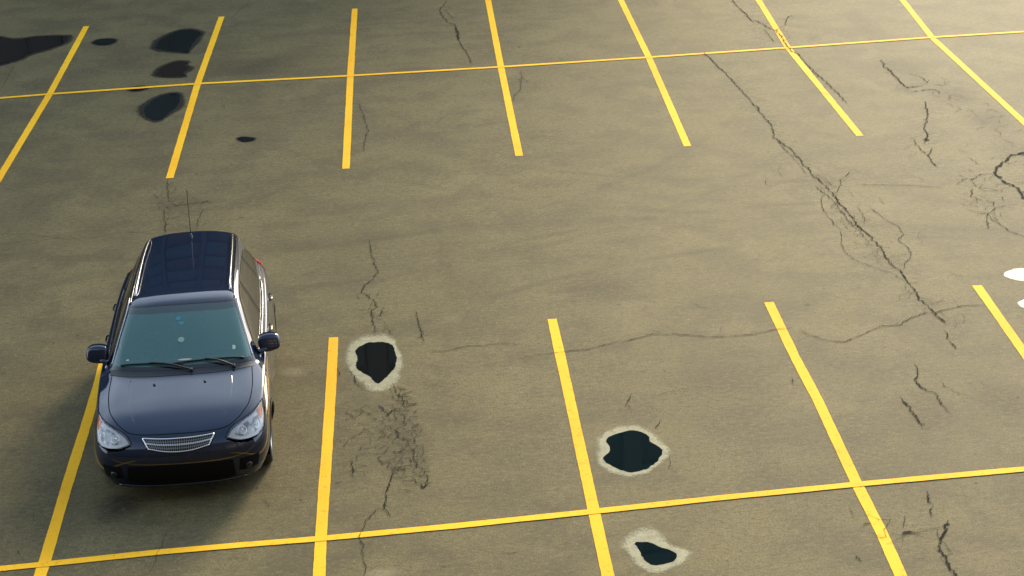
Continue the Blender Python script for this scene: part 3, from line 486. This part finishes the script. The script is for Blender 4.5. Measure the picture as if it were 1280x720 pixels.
if sum(f.normal.z*f.calc_area() for f in bm.faces) < 0: bmesh.ops.reverse_faces(bm, faces=bm.faces[:])
bm.normal_update(); bvh = BVHTree.FromBMesh(bm)
def snap(p, off=0.):
    c, n, i, d = bvh.find_nearest(Vector(p))
    # averaged normal for a smooth offset
    n = sum(((bvh.find_nearest(c+Vector(e))[1]) for e in ((.008,0,0),(-.008,0,0),(0,.008,0),(0,-.008,0),(0,0,.008),(0,0,-.008))), n.copy()).normalized()
    return c+n*off, n
def curve(pts, n):
    """Catmull-Rom resampled to n+1 evenly spaced points"""
    P = [Vector(p) for p in pts]
    if len(P) == 2: return [P[0].lerp(P[1], i/n) for i in range(n+1)]
    o = []
    for i in range(len(P)-1):
        a = P[i-1] if i else P[0]*2-P[1]; b, c = P[i], P[i+1]; d = P[i+2] if i+2 < len(P) else P[-1]*2-P[-2]
        for s in range(16):
            t = s/16; o.append(.5*((2*b)+(c-a)*t+(2*a-5*b+4*c-d)*t*t+(3*b-a-3*c+d)*t**3))
    o.append(P[-1]); ln = [0]
    for a, b in zip(o, o[1:]): ln.append(ln[-1]+(b-a).length)
    r = []; k = 0
    for i in range(n+1):
        d = ln[-1]*i/n
        while k < len(ln)-2 and ln[k+1] < d: k += 1
        t = (d-ln[k])/max(1e-9, ln[k+1]-ln[k]); r.append(o[k].lerp(o[k+1], max(0, min(1, t))))
    return r
def patch(name, lo, hi, nu, nv, m, parent, off=.003, bow=0., v0=0., v1=1.):
    a, b = curve(lo, nu), curve(hi, nu); V = []; F = []
    for i in range(nu+1):
        for j in range(nv+1):
            t = v0+(v1-v0)*j/nv; q, n = snap(a[i].lerp(b[i], t), off)
            V.append(q)
    for i in range(nu):
        for j in range(nv):
            k = i*(nv+1)+j; F.append((k, k+1, k+nv+2, k+nv+1))
    q, n = snap(a[nu//2].lerp(b[nu//2], (v0+v1)/2)); k = (nu//2)*(nv+1)+nv//2; f = F[(nu//2)*nv+nv//2]
    if (V[f[1]]-V[f[0]]).cross(V[f[2]]-V[f[0]]).dot(n) < 0: F = [g_[::-1] for g_ in F]
    return mesh_obj(name, V, F, m, parent, True)
def strip(pts, w, off=.002, n=40, bm_=None):
    p = curve(pts, n); q = [snap(a, off) for a in p]; bmx = bm_ or bmesh.new(); pv = None
    for i, (c, nn) in enumerate(q):
        t = (q[min(n, i+1)][0]-q[max(0, i-1)][0]).normalized(); s = t.cross(nn).normalized()*(w/2)
        a = bmx.verts.new(c+s); b = bmx.verts.new(c-s)
        if pv: bmx.faces.new((pv[0], pv[1], b, a))
        pv = (a, b)
    return bmx
def tube(pts, r, n=24, seg=8, bm_=None, flat=1.0):
    p = curve(pts, n) if len(pts) > 1 else pts; bmx = bm_ or bmesh.new(); pr = None; up = Vector((0, 0, 1))
    for i, c in enumerate(p):
        t = (p[min(n, i+1)]-p[max(0, i-1)]).normalized(); s = t.cross(up)
        if s.length < .05: s = t.cross(Vector((0, 1, 0)))
        s.normalize(); u = s.cross(t).normalized(); rr = r(i/n) if callable(r) else r
        ring = [bmx.verts.new(c+(s*math.cos(2*math.pi*k/seg)+u*math.sin(2*math.pi*k/seg)*flat)*rr) for k in range(seg)]
        if pr:
            for k in range(seg): bmx.faces.new((pr[k], pr[(k+1) % seg], ring[(k+1) % seg], ring[k]))
        else: bmx.faces.new(ring[::-1])
        pr = ring
    bmx.faces.new(pr); return bmx
def mir(pts, s): return [(s*p[0], p[1], p[2]) for p in pts]
def snapl(pts, off): return [snap(p, off)[0] for p in pts]
# outlines on the bodywork
WS_LO = [(-.705,1.30,.985),(-.58,1.20,1.02),(-.32,1.135,1.03),(0,1.115,1.035),(.32,1.135,1.03),(.58,1.20,1.02),(.705,1.30,.985)]
WS_HI = [(-.585,1.955,1.425),(-.45,1.895,1.44),(-.25,1.86,1.455),(0,1.845,1.46),(.25,1.86,1.455),(.45,1.895,1.44),(.585,1.955,1.425)]
def xs(z): return .775-(z-.98)*.37
def sw(l): return [(xs(z), y, z) for y, z in l]
WIN = [('front', sw([(1.45,1.0),(1.9,1.012),(2.43,1.03)]), sw([(1.46,1.015),(1.75,1.19),(2.03,1.355),(2.22,1.40),(2.40,1.41)])),
       ('rear', sw([(2.51,1.03),(2.95,1.045),(3.33,1.07)]), sw([(2.48,1.412),(2.85,1.415),(3.18,1.40)])),
       ('quarter', sw([(3.40,1.10),(3.62,1.12),(3.84,1.17)]), sw([(3.27,1.39),(3.50,1.372),(3.70,1.33)]))]
HL_UP = [(.44,.15,.66),(.50,.22,.735),(.62,.32,.785),(.725,.46,.81),(.795,.64,.84)]
HL_LO = [(.44,.15,.66),(.58,.16,.615),(.71,.24,.615),(.80,.38,.66),(.83,.52,.74),(.795,.64,.84)]
def polyline_loop(lo, hi, n=24): return curve(lo, n)+curve(hi, n)[::-1]
def shrink(poly, f):
    c = sum(poly, Vector())/len(poly); return [c+(p-c)*f for p in poly]
cuts = []
wsl = shrink(polyline_loop(WS_LO, WS_HI), .965)
wins = [shrink(polyline_loop(lo, hi), .95) for _, lo, hi in WIN]
hlp = shrink(polyline_loop(HL_LO, HL_UP), .94)
kill = []
for f in bm.faces:
    c = f.calc_center_median(); ax = abs(c.x); n = f.normal
    if 1.0 < c.y < 2.05 and c.z > .98 and n.z > .4 and inside((c.x, c.y), [(p.x, p.y) for p in wsl]): kill.append(f); continue
    if ax > .5 and c.z > .96 and abs(n.x) > .6 and any(inside((c.y, c.z), [(p.y, p.z) for p in w_]) for w_ in wins): kill.append(f); continue
    if c.y < .8 and ax > .4 and c.z > .6 and inside((ax, c.z), [(p.x, p.z) for p in hlp]) and n.y < .5: kill.append(f); continue
    if ax > .6:
        for wy in (.90, 3.50):
            if math.hypot(c.y-wy, c.z-.30) < .352 and abs(n.x) > .3: kill.append(f); break
bmesh.ops.delete(bm, geom=kill, context='FACES')
# give the shell thickness at the glass and wheel openings
CX, CY, CA = CARPOS
car = empty('parked_car', (CX - math.sin(CA)*2.175, CY + math.cos(CA)*2.175, 0), CA)
tag(car, 'dark blue compact wagon parked between two yellow stall lines, nose towards the camera', 'car')
root = car
def fin(o):
    """shift a part from nose-based to centre-based coordinates"""
    if o.type == 'MESH' and not o.data.get('sh'):
        
        for v in o.data.vertices:
            z = v.co.z; v.co = (v.co.x*(1.085-.065*max(0, min(1, (z-.92)/.45))), (v.co.y-2.175)*1.05, z*1.035)
        o.data['sh'] = 1
    return o
body = bm_obj('body', bm, M['paint'], root, True)
def part(name, bmx, m, parent=None, smooth=True, label=None):
    bmesh.ops.recalc_face_normals(bmx, faces=bmx.faces[:]); o = bm_obj(name, bmx, m, parent or root, smooth)
    if label: o['label'] = label
    return o
# hood, doors and bumper: panel gaps
g = bmesh.new(); b = None
for s in (-1, 1):
    strip(mir([(.700,1.165,.962),(.705,.95,.93),(.700,.75,.90),(.675,.55,.86),(.63,.43,.83),(.58,.33,.80)], s), .009, .0015, 50, g)
strip([(-.58,.33,.80),(-.47,.215,.765),(-.30,.165,.757),(0,.15,.757),(.30,.165,.757),(.47,.215,.765),(.58,.33,.80)], .008, .0015, 60, g)
part('hood_gap', g, M['seam'])
for s in (-1, 1):
    g = bmesh.new()
    for pts in ([(.80,1.22,.93),(.87,1.25,.70),(.885,1.28,.45),(.87,1.32,.24)], [(.80,2.47,.99),(.87,2.46,.75),(.885,2.45,.45),(.87,2.44,.24)],
                [(.78,3.36,1.05),(.85,3.36,.90),(.88,3.22,.70),(.885,3.08,.50),(.87,3.02,.26)], [(.80,.63,.82),(.84,.60,.68),(.86,.58,.60)]):
        part('door_gap', strip(mir(pts, s), .007, .0015, 30), M['seam'])
# pressed creases in the hood (raised ribs)
for s in (-1, 1):
    g = bmesh.new(); tube(snapl(mir([(.50,1.02,.978),(.505,.85,.94),(.49,.62,.90),(.45,.40,.86),(.40,.26,.81)], s), -.0072), lambda t: .0085, 30, 8, g)
    part('hood_crease', g, M['paint'])
# windscreen
ws = patch('windshield', WS_LO, WS_HI, 40, 20, M['wsglass'], root, .004, v0=0, v1=.86)
wb = patch('shade_band', WS_LO, WS_HI, 40, 4, M['wsband'], ws, .004, v0=.86, v1=1)
g = bmesh.new()
strip(WS_LO, .05, .0055, 50, g); strip(WS_HI, .022, .0055, 50, g)
for s in (-1, 1): strip(mir([(.705,1.30,.985),(.665,1.50,1.14),(.625,1.75,1.30),(.585,1.955,1.425)], s), .03, .0055, 30, g)
part('windshield_seal', g, M['gloss'], ws)
COWL = [(-.72,1.19,.96),(-.55,1.10,.972),(-.30,1.045,.98),(0,1.03,.984),(.30,1.045,.98),(.55,1.10,.972),(.72,1.19,.96)]
patch('cowl', COWL, WS_LO, 40, 6, M['black'], root, .0035)
def wiper(name, a, e, piv):
    g = bmesh.new()
    A = curve([a, tuple((Vector(a)+Vector(e))/2), e], 24); pts = [snap(q, .022)[0] for q in A]; tube(pts, .007, 24, 6, g, 1.0)
    pts2 = [snap(q, .011)[0] for q in A]; tube(pts2, .005, 24, 6, g)
    mid_ = pts[11]+Vector((0, 0, .012)); pv = snap(piv, .02)[0]
    tube([pv, pv.lerp(mid_, .5)+Vector((0, 0, .02)), mid_], .010, 12, 6, g); tube([pv-Vector((0, 0, .03)), pv+Vector((0, 0, .012))], .018, 2, 10, g)
    part(name, g, M['black'])
wiper('wiper', (-.60,1.255,1.01), (.02,1.150,1.05), (.10,1.09,.99))
wiper('wiper', (-.08,1.165,1.05), (.62,1.245,1.02), (.52,1.14,.98))
for x in (-.26, .24):
    g = bmesh.new(); c = snap((x,.90,.95), 0)[0]; tube([c-Vector((0,0,.01)), c+Vector((0,0,.012))], .013, 2, 8, g); part('washer_nozzle', g, M['black'])
# side glass, pillars, belt and handles
for s in (-1, 1):
    for nm, lo, hi in WIN:
        wo = patch('side_window' if nm != 'quarter' else 'quarter_window', mir(lo, s), mir(hi, s), 30, 10, M['sideglass'], root, .002)
        g = bmesh.new(); strip(mir(lo, s), .022, .004, 30, g); strip(mir(hi, s), .018, .004, 30, g)
        strip([mir(lo, s)[-1], mir(hi, s)[-1]], .03, .004, 12, g); strip([mir(lo, s)[0], mir(hi, s)[0]], .02, .004, 12, g); part('window_seal', g, M['gloss'], wo)
    for pts in ([(2.47,1.02),(2.44,1.41)], [(3.365,1.08),(3.225,1.405)]):
        g = strip(mir(sw(pts), s), .07, .003, 14); part('door_pillar', g, M['intake'])
    g = tube(snapl(mir([(.79,1.38,.985),(.79,1.9,.99),(.79,2.5,1.005),(.78,3.0,1.02),(.765,3.38,1.05)], s), .004), .009, 40, 8); part('belt_moulding', g, M['rail'])
    g = tube(snapl(mir([(.70,1.33,1.02),(.655,1.60,1.20),(.61,1.93,1.40),(.592,2.15,1.455)], s), .004), .008, 40, 8); part('pillar_highlight', g, M['rail'])  # bright strip added for the sky highlight along the windscreen pillar
    for y, z in ((2.36,.875), (3.18,.905)):
        a, n = snap((s*.87, y-.085, z), 0); b_, n2 = snap((s*.87, y+.085, z+.008), 0)
        g = bmesh.new(); tube([a, a+n*.019+Vector((0,.03,0)), b_+n2*.019+Vector((0,-.03,0)), b_], 0.010, 20, 8, g); h = part('door_handle', g, M['paint'])
        g = strip([a.lerp(b_, .2), a.lerp(b_, .8)], .045, .0025, 10); part('handle_cup', g, M['gloss'], h)
    # roof moulding and rail
    g = tube(snapl(mir([(.575,1.99,1.44),(.562,2.3,1.478),(.555,2.8,1.492),(.548,3.3,1.485),(.53,3.80,1.45)], s), .003), .010, 50, 8); part('roof_moulding', g, M['gloss'])
    rl = snapl(mir([(.525,2.12,1.475),(.515,2.3,1.488),(.51,2.8,1.50),(.505,3.3,1.495),(.492,3.66,1.47),(.485,3.84,1.452)], s), .005)
    for i, h in enumerate((0, .032, .036, .036, .032, 0)): rl[i] = rl[i]+Vector((0, 0, h))
    g = tube(rl, .0135, 60, 10, flat=.8); part('roof_rail', g, M['rail'])
# mirrors
for s in (-1, 1):
    bmx = bmesh.new(); bmesh.ops.create_cube(bmx, size=1)
    bmesh.ops.subdivide_edges(bmx, edges=bmx.edges[:], cuts=3, use_grid_fill=True)
    for v in bmx.verts:
        p = v.co*2; l = Vector((p.x*math.sqrt(1-p.y*p.y/2-p.z*p.z/2+p.y*p.y*p.z*p.z/3), p.y*math.sqrt(1-p.z*p.z/2-p.x*p.x/2+p.x*p.x*p.z*p.z/3), p.z*math.sqrt(1-p.x*p.x/2-p.y*p.y/2+p.x*p.x*p.y*p.y/3)))
        q = p.lerp(l, .62); out_ = q.x*.5+.5
        v.co = Vector((s*(.885+q.x*.12), 1.56+q.y*.062*(1-.25*out_) + .03*out_ + (.03 if q.y > 0 else 0) + q.z*.035, 1.045+q.z*.098*(1-.15*out_)+.012*out_))
    mo = part('side_mirror', bmx, M['paint']); mo.modifiers.new('s', 'SUBSURF').levels = 1; mo.modifiers['s'].render_levels = 2
    g = tube([Vector((s*.765,1.50,.975)), Vector((s*.82,1.52,.995)), Vector((s*.85,1.56,1.02))], lambda t: .040-.006*t, 10, 10, flat=.7); part('mirror_stalk', g, M['paint'], mo)
    g = bmesh.new(); bmesh.ops.create_circle(g, cap_ends=True, radius=1, segments=20)
    for v in g.verts: v.co = Vector((s*(.885+v.co.x*.09), 1.655+.02*v.co.x, 1.05+v.co.y*.068))
    part('mirror_glass', g, M['chrome'], mo)
# headlights: recessed reflector, bulb bowls, indicator and clear lens
for s in (-1, 1):
    hl = patch('headlight', mir(HL_LO, s), mir(HL_UP, s), 30, 8, M['white'], root, -.012)
    patch('reflector', mir([(.53,.175,.67),(.60,.18,.65),(.71,.25,.65),(.77,.36,.685)], s), mir([(.54,.21,.70),(.60,.27,.725),(.68,.35,.745),(.735,.42,.755)], s), 24, 8, M['refl'], hl, -.009)
    patch('indicator', mir([(.785,.40,.725),(.81,.47,.75),(.812,.56,.795)], s), mir([(.735,.44,.785),(.762,.50,.80),(.785,.575,.82)], s), 10, 5, M['orange'], hl, -.006)
    for x, y, z, r in ((.59,.24,.68,.045), (.71,.32,.705,.042)):
        c, n = snap((s*x, y, z), -.006); g = bmesh.new()
        q = n.to_track_quat('Z', 'Y').to_matrix().to_4x4(); q.translation = c
        K = 20; prof = [(1, .002), (.86, .004), (.80, -.004), (.5, -.012), (.3, -.004), (.16, .010), (0.02, .014)]; pr = None
        for rr, h in prof:
            ring = [g.verts.new(q @ Vector((rr*r*math.cos(2*math.pi*k/K), rr*r*math.sin(2*math.pi*k/K), h))) for k in range(K)]
            if pr:
                for k in range(K): g.faces.new((pr[k], pr[(k+1) % K], ring[(k+1) % K], ring[k]))
            pr = ring
        part('lamp_bowl', g, M['chrome'], hl)
    patch('lens', mir(HL_LO, s), mir(HL_UP, s), 30, 8, M['lens'], hl, .002)
    g = bmesh.new(); strip(mir(HL_LO, s), .007, .003, 40, g); strip(mir(HL_UP, s), .007, .003, 40, g); part('headlight_gap', g, M['seam'], hl)
# grille
gr_hi = [(-.34,.14,.728),(-.17,.10,.733),(0,.09,.735),(.17,.10,.733),(.34,.14,.728)]
gr_lo = [(-.29,.07,.640),(-.15,.045,.614),(0,.04,.603),(.15,.045,.614),(.29,.07,.640)]
gr = patch('grille', gr_lo, gr_hi, 40, 8, M['seam'], root, .002)
g = bmesh.new(); A = curve(gr_lo, 40); B = curve(gr_hi, 40)
for t, r in ((0, .0065), (.46, .0045), (.54, .0045), (1, .0075)): tube([snap(A[i].lerp(B[i], t), .010)[0] for i in range(0, 41, 4)], r, 40, 8, g)
for i in (0, 40): tube([snap(A[i].lerp(B[i], t), .010)[0] for t in (0, .5, 1)], .0065, 8, 8, g)
part('grille_frame', g, M['chrome'], gr)
g = bmesh.new(); strip(gr_hi, .03, .0015, 40, g); strip(gr_lo, .026, .0015, 40, g)
for i_ in (0, -1): strip([gr_lo[i_], gr_hi[i_]], .03, .0015, 10, g)
part('grille_recess', g, M['seam'], gr)
g = bmesh.new(); N = 30
for (t0, t1) in ((.04, .44), (.56, .95)):
    for i in range(N):
        u = (i+.5)/N*40; k = int(u); f = u-k
        a_ = A[k].lerp(A[min(40, k+1)], f); b_ = B[k].lerp(B[min(40, k+1)], f)
        tube([snap(a_.lerp(b_, t), .007)[0] for t in (t0, (t0+t1)/2, t1)], .0030, 4, 5, g)
    tube([snap(A[i].lerp(B[i], (t0+t1)/2), .007)[0] for i in range(0, 41, 4)], .003, 40, 6, g)
part('grille_mesh', g, M['meshm'], gr)
# lower bumper
patch('lower_intake', [(-.52,.08,.245),(-.25,.03,.235),(0,.02,.235),(.25,.03,.235),(.52,.08,.245)], [(-.50,.06,.47),(-.23,.02,.475),(0,.01,.475),(.23,.02,.475),(.50,.06,.47)], 30, 8, M['intake'], root, .003)
g = tube([snap(p, .006)[0] for p in [(-.60,.18,.235),(-.35,.08,.215),(0,.05,.21),(.35,.08,.215),(.60,.18,.235)]], .012, 40, 8); part('chin_spoiler', g, M['gloss'])
for s in (-1, 1):
    c, n = snap((s*.63, .14, .37), .002); q = n.to_track_quat('Z', 'Y').to_matrix().to_4x4(); q.translation = c; K = 18
    fo = patch('fog_lamp', mir([(.55,.09,.32),(.64,.14,.315),(.72,.20,.325)], s), mir([(.56,.09,.46),(.64,.13,.465),(.74,.19,.46)], s), 10, 6, M['intake'], root, .0025)
    g = bmesh.new(); pr = None
    for rr, h in ((1, 0), (.95, .008), (.6, .012), (.02, .013)):
        ring = [g.verts.new(q @ Vector((rr*.036*math.cos(2*math.pi*k/K), rr*.036*math.sin(2*math.pi*k/K), h+.002))) for k in range(K)]
        if pr:
            for k in range(K): g.faces.new((pr[k], pr[(k+1) % K], ring[(k+1) % K], ring[k]))
        pr = ring
    part('lens', g, M['gloss'], fo)
    # rear lamp
    patch('tail_light', mir([(.805,3.80,.98),(.79,3.98,.93),(.735,4.14,.90)], s), mir([(.70,3.93,1.22),(.66,4.03,1.20),(.61,4.09,1.20)], s), 12, 10, M['red'], root, .004)
# rear glass, bumper step, plate-less tailgate gap
patch('rear_window', [(-.60,4.15,1.07),(-.3,4.22,1.07),(0,4.235,1.07),(.3,4.22,1.07),(.60,4.15,1.07)], [(-.47,4.02,1.40),(-.25,4.05,1.43),(0,4.06,1.435),(.25,4.05,1.43),(.47,4.02,1.40)], 30, 10, M['sideglass'], root, .003)

# aerial
c = snap((0, 3.78, 1.50), 0)[0]
g = bmesh.new(); tube([c-Vector((0,0,.01)), c+Vector((0,.006,.03))], lambda t: .020-.010*t, 4, 10, g); an = part('antenna', g, M['black'])
g = tube([c+Vector((0,.006,.03)), c+Vector((0,.05,.56))], lambda t: .0048-.0018*t, 10, 6); part('mast', g, M['black'], an)
# wheels
def wheel(x, y, s):
    g = bmesh.new(); K = 48; prof = [(.205,-.06),(.235,-.085),(.300,-.10),(.314,-.085),(.3155,0),(.314,.085),(.300,.10),(.235,.102),(.208,.092)]; pr = None
    for r, h in prof:
        ring = [g.verts.new((x+s*h, y+r*math.cos(2*math.pi*k/K), .3155+r*math.sin(2*math.pi*k/K))) for k in range(K)]
        if pr:
            for k in range(K): g.faces.new((pr[k], pr[(k+1) % K], ring[(k+1) % K], ring[k]))
        pr = ring
    ty = part('wheel', g, M['rubber'])
    g = bmesh.new(); pr = None
    for r, h in ((.21,-.06),(.205,.02),(.212,.085),(.198,.095),(.188,.080),(.184,-.02)):
        ring = [g.verts.new((x+s*h, y+r*math.cos(2*math.pi*k/K), .3155+r*math.sin(2*math.pi*k/K))) for k in range(K)]
        if pr:
            for k in range(K): g.faces.new((pr[k], pr[(k+1) % K], ring[(k+1) % K], ring[k]))
        pr = ring
    for i in range(6):
        a = i*math.pi/3+.3; d = Vector((0, math.cos(a), math.sin(a))); C = Vector((x+s*.07, y, .3155))
        for e in (-.12, .12):
            d2 = Vector((0, math.cos(a+e), math.sin(a+e))); tube([C+d*.03+Vector((s*.008,0,0)), C+d2*.19], .013, 6, 8, g)
    tube([Vector((x+s*.04, y, .3155)), Vector((x+s*.088, y, .3155))], .045, 2, 16, g)
    part('rim', g, M['alloy'], ty)
    g = tube([Vector((x-s*.02, y, .3155)), Vector((x-s*.005, y, .3155))], .15, 2, 24); part('brake_disc', g, M['alloy'], ty)
for s in (-1, 1):
    for y in (.90, 3.50):
        wheel(s*.742, y, s)
        arc = [(s*(.885 if 0 < math.sin(a) < .9 else .875), y+.355*math.cos(a), .30+.355*math.sin(a)) for a in [R(-14+208*i/16) for i in range(17)]]
        g = strip(arc, .03, .004, 60); ap = snapl(arc, .0); ap = [Vector((v.x-s*.012, v.y, v.z)) for v in ap]; tube([Vector((v.x, y+(v.y-y)*.985, .30+(v.z-.30)*.985)) for v in ap], .016, 60, 8, g)
        part('wheel_arch', g, M['paint'])
        g = bmesh.new(); pr = None
        for i in range(25):
            a = R(-10+200*i/24); A1 = g.verts.new((s*.835, y+.36*math.cos(a), .30+.36*math.sin(a))); B1 = g.verts.new((s*.55, y+.36*math.cos(a), .30+.36*math.sin(a)))
            if pr: g.faces.new((pr[0], pr[1], B1, A1))
            pr = (A1, B1)
        part('wheel_liner', g, M['seam'])
g = bmesh.new(); box(g, -.70, .70, .30, 4.05, .19, .215); part('underbody', g, M['seam'], smooth=False)
# interior
patch_z = .90
g = bmesh.new(); sec = [(1.14,.99),(1.25,1.005),(1.42,1.00),(1.52,.97),(1.56,.90),(1.56,.70)]; pr = None
for i in range(13):
    x = -.69+1.38*i/12; ring = [g.verts.new((x*(1-.04*(y_ < 1.2)), y_+.10*(abs(x)/.69)**2*(y_ < 1.3), z_+(.02 if abs(x+.36) < .2 and 1.3 < y_ < 1.5 else 0))) for y_, z_ in sec]
    if pr:
        for k in range(len(sec)-1): g.faces.new((pr[k], pr[k+1], ring[k+1], ring[k]))
    pr = ring
part('dashboard', g, M['trim'])
g = bmesh.new(); box(g, -.74, .74, 1.2, 4.0, .34, .36); box(g, -.70, .70, 2.9, 3.95, .36, .80); part('cabin_floor', g, M['carpet'], smooth=False)
def ring_bm(c, r, r2, tilt):
    g = bmesh.new(); K = 36; q = 8; Rm = Matrix.Rotation(tilt, 3, 'X'); vs = []
    for i in range(K):
        a = 2*math.pi*i/K; row = []
        for j in range(q):
            b = 2*math.pi*j/q; row.append(g.verts.new(Vector(c)+Rm@Vector(((r+r2*math.cos(b))*math.cos(a), (r+r2*math.cos(b))*math.sin(a), r2*math.sin(b)))))
        vs.append(row)
    for i in range(K):
        for j in range(q): g.faces.new((vs[i][j], vs[(i+1) % K][j], vs[(i+1) % K][(j+1) % q], vs[i][(j+1) % q]))
    return g
g = ring_bm((-.36,1.66,1.0), .185, .015, R(62)); tube([Vector((-.36,1.66,1.0)), Vector((-.36,1.5,.93))], .05, 3, 12, g); tube([Vector((-.53,1.66,1.0)), Vector((-.19,1.66,1.0))], .02, 3, 8, g)
part('steering_wheel', g, M['black'])
for sx in (-.36, .36):
    g = bmesh.new(); bmesh.ops.create_cube(g, size=1)
    for v in g.verts: v.co = Vector((sx+v.co.x*.48, 2.15+v.co.y*.50, .55+v.co.z*.16))
    r_ = bmesh.ops.create_cube(g, size=1)
    for v in r_['verts']: q = v.co.copy(); v.co = Vector((sx+q.x*(.46-.08*(q.z > 0)), 2.42+q.y*.13+(q.z+.5)*.16, .87+q.z*.62))
    r_ = bmesh.ops.create_cube(g, size=1)
    for v in r_['verts']: q = v.co.copy(); v.co = Vector((sx+q.x*.25, 2.59+q.y*.10, 1.27+q.z*.15))
    bmesh.ops.bevel(g, geom=g.edges[:], offset=.035, segments=3, affect='EDGES'); part('seat', g, M['seatm'])
g = bmesh.new(); bmesh.ops.create_cube(g, size=1)
for v in g.verts: v.co = Vector((v.co.x*.62, 3.15+v.co.y*.12+(v.co.z+.5)*.1, .92+v.co.z*.5)) if False else Vector((v.co.x*1.2, 3.15+v.co.y*.12+(v.co.z+.5)*.1, .92+v.co.z*.5))
bmesh.ops.bevel(g, geom=g.edges[:], offset=.035, segments=3, affect='EDGES'); part('seat', g, M['seatm'])
def wsp(x, t, off):
    a = curve(WS_LO, 40); b_ = curve(WS_HI, 40); u = (x/.705+1)/2*40; k = int(u); return snap(a[k].lerp(b_[k], t), off)
g = bmesh.new(); c, n = wsp(.0, .80, -.06); bmesh.ops.create_cube(g, size=1)
for v in g.verts: v.co = c+Vector((v.co.x*.22, v.co.y*.02, v.co.z*.06))
bmesh.ops.bevel(g, geom=g.edges[:], offset=.008, segments=2, affect='EDGES'); part('rear_view_mirror', g, M['black'])
def disc(name, x, t, rx, ry, m, off=.0005):
    c, n = wsp(x, t, 0); c = c-n*.004*0+n*(.0052+off); tx = Vector((1, 0, 0)); ty = n.cross(tx).normalized(); g = bmesh.new()
    g.faces.new([g.verts.new(c+tx*rx*math.cos(a)+ty*ry*math.sin(a)) for a in [2*math.pi*i/16 for i in range(16)]]); return part(name, g, m, ws, False)
disc('toll_tag', -.005, .76, .026, .028, M['teal']); disc('toll_tag', 0, .68, .030, .024, M['teal'])
disc('windshield_sticker', .035, .42, .034, .034, M['greenm'])
disc('paper_slip', .05, .115, .075, .010, M['paper']); disc('paper_slip', -.50, .13, .020, .010, M['paper'])
disc('windshield_sticker', .55, .22, .022, .030, M['paper'])['label'] = 'small pale and orange sticker in the lower corner'
for o in list(col.objects):
    q = o; 
    while q.parent: q = q.parent
    if q is car: fin(o)
#SIDE#
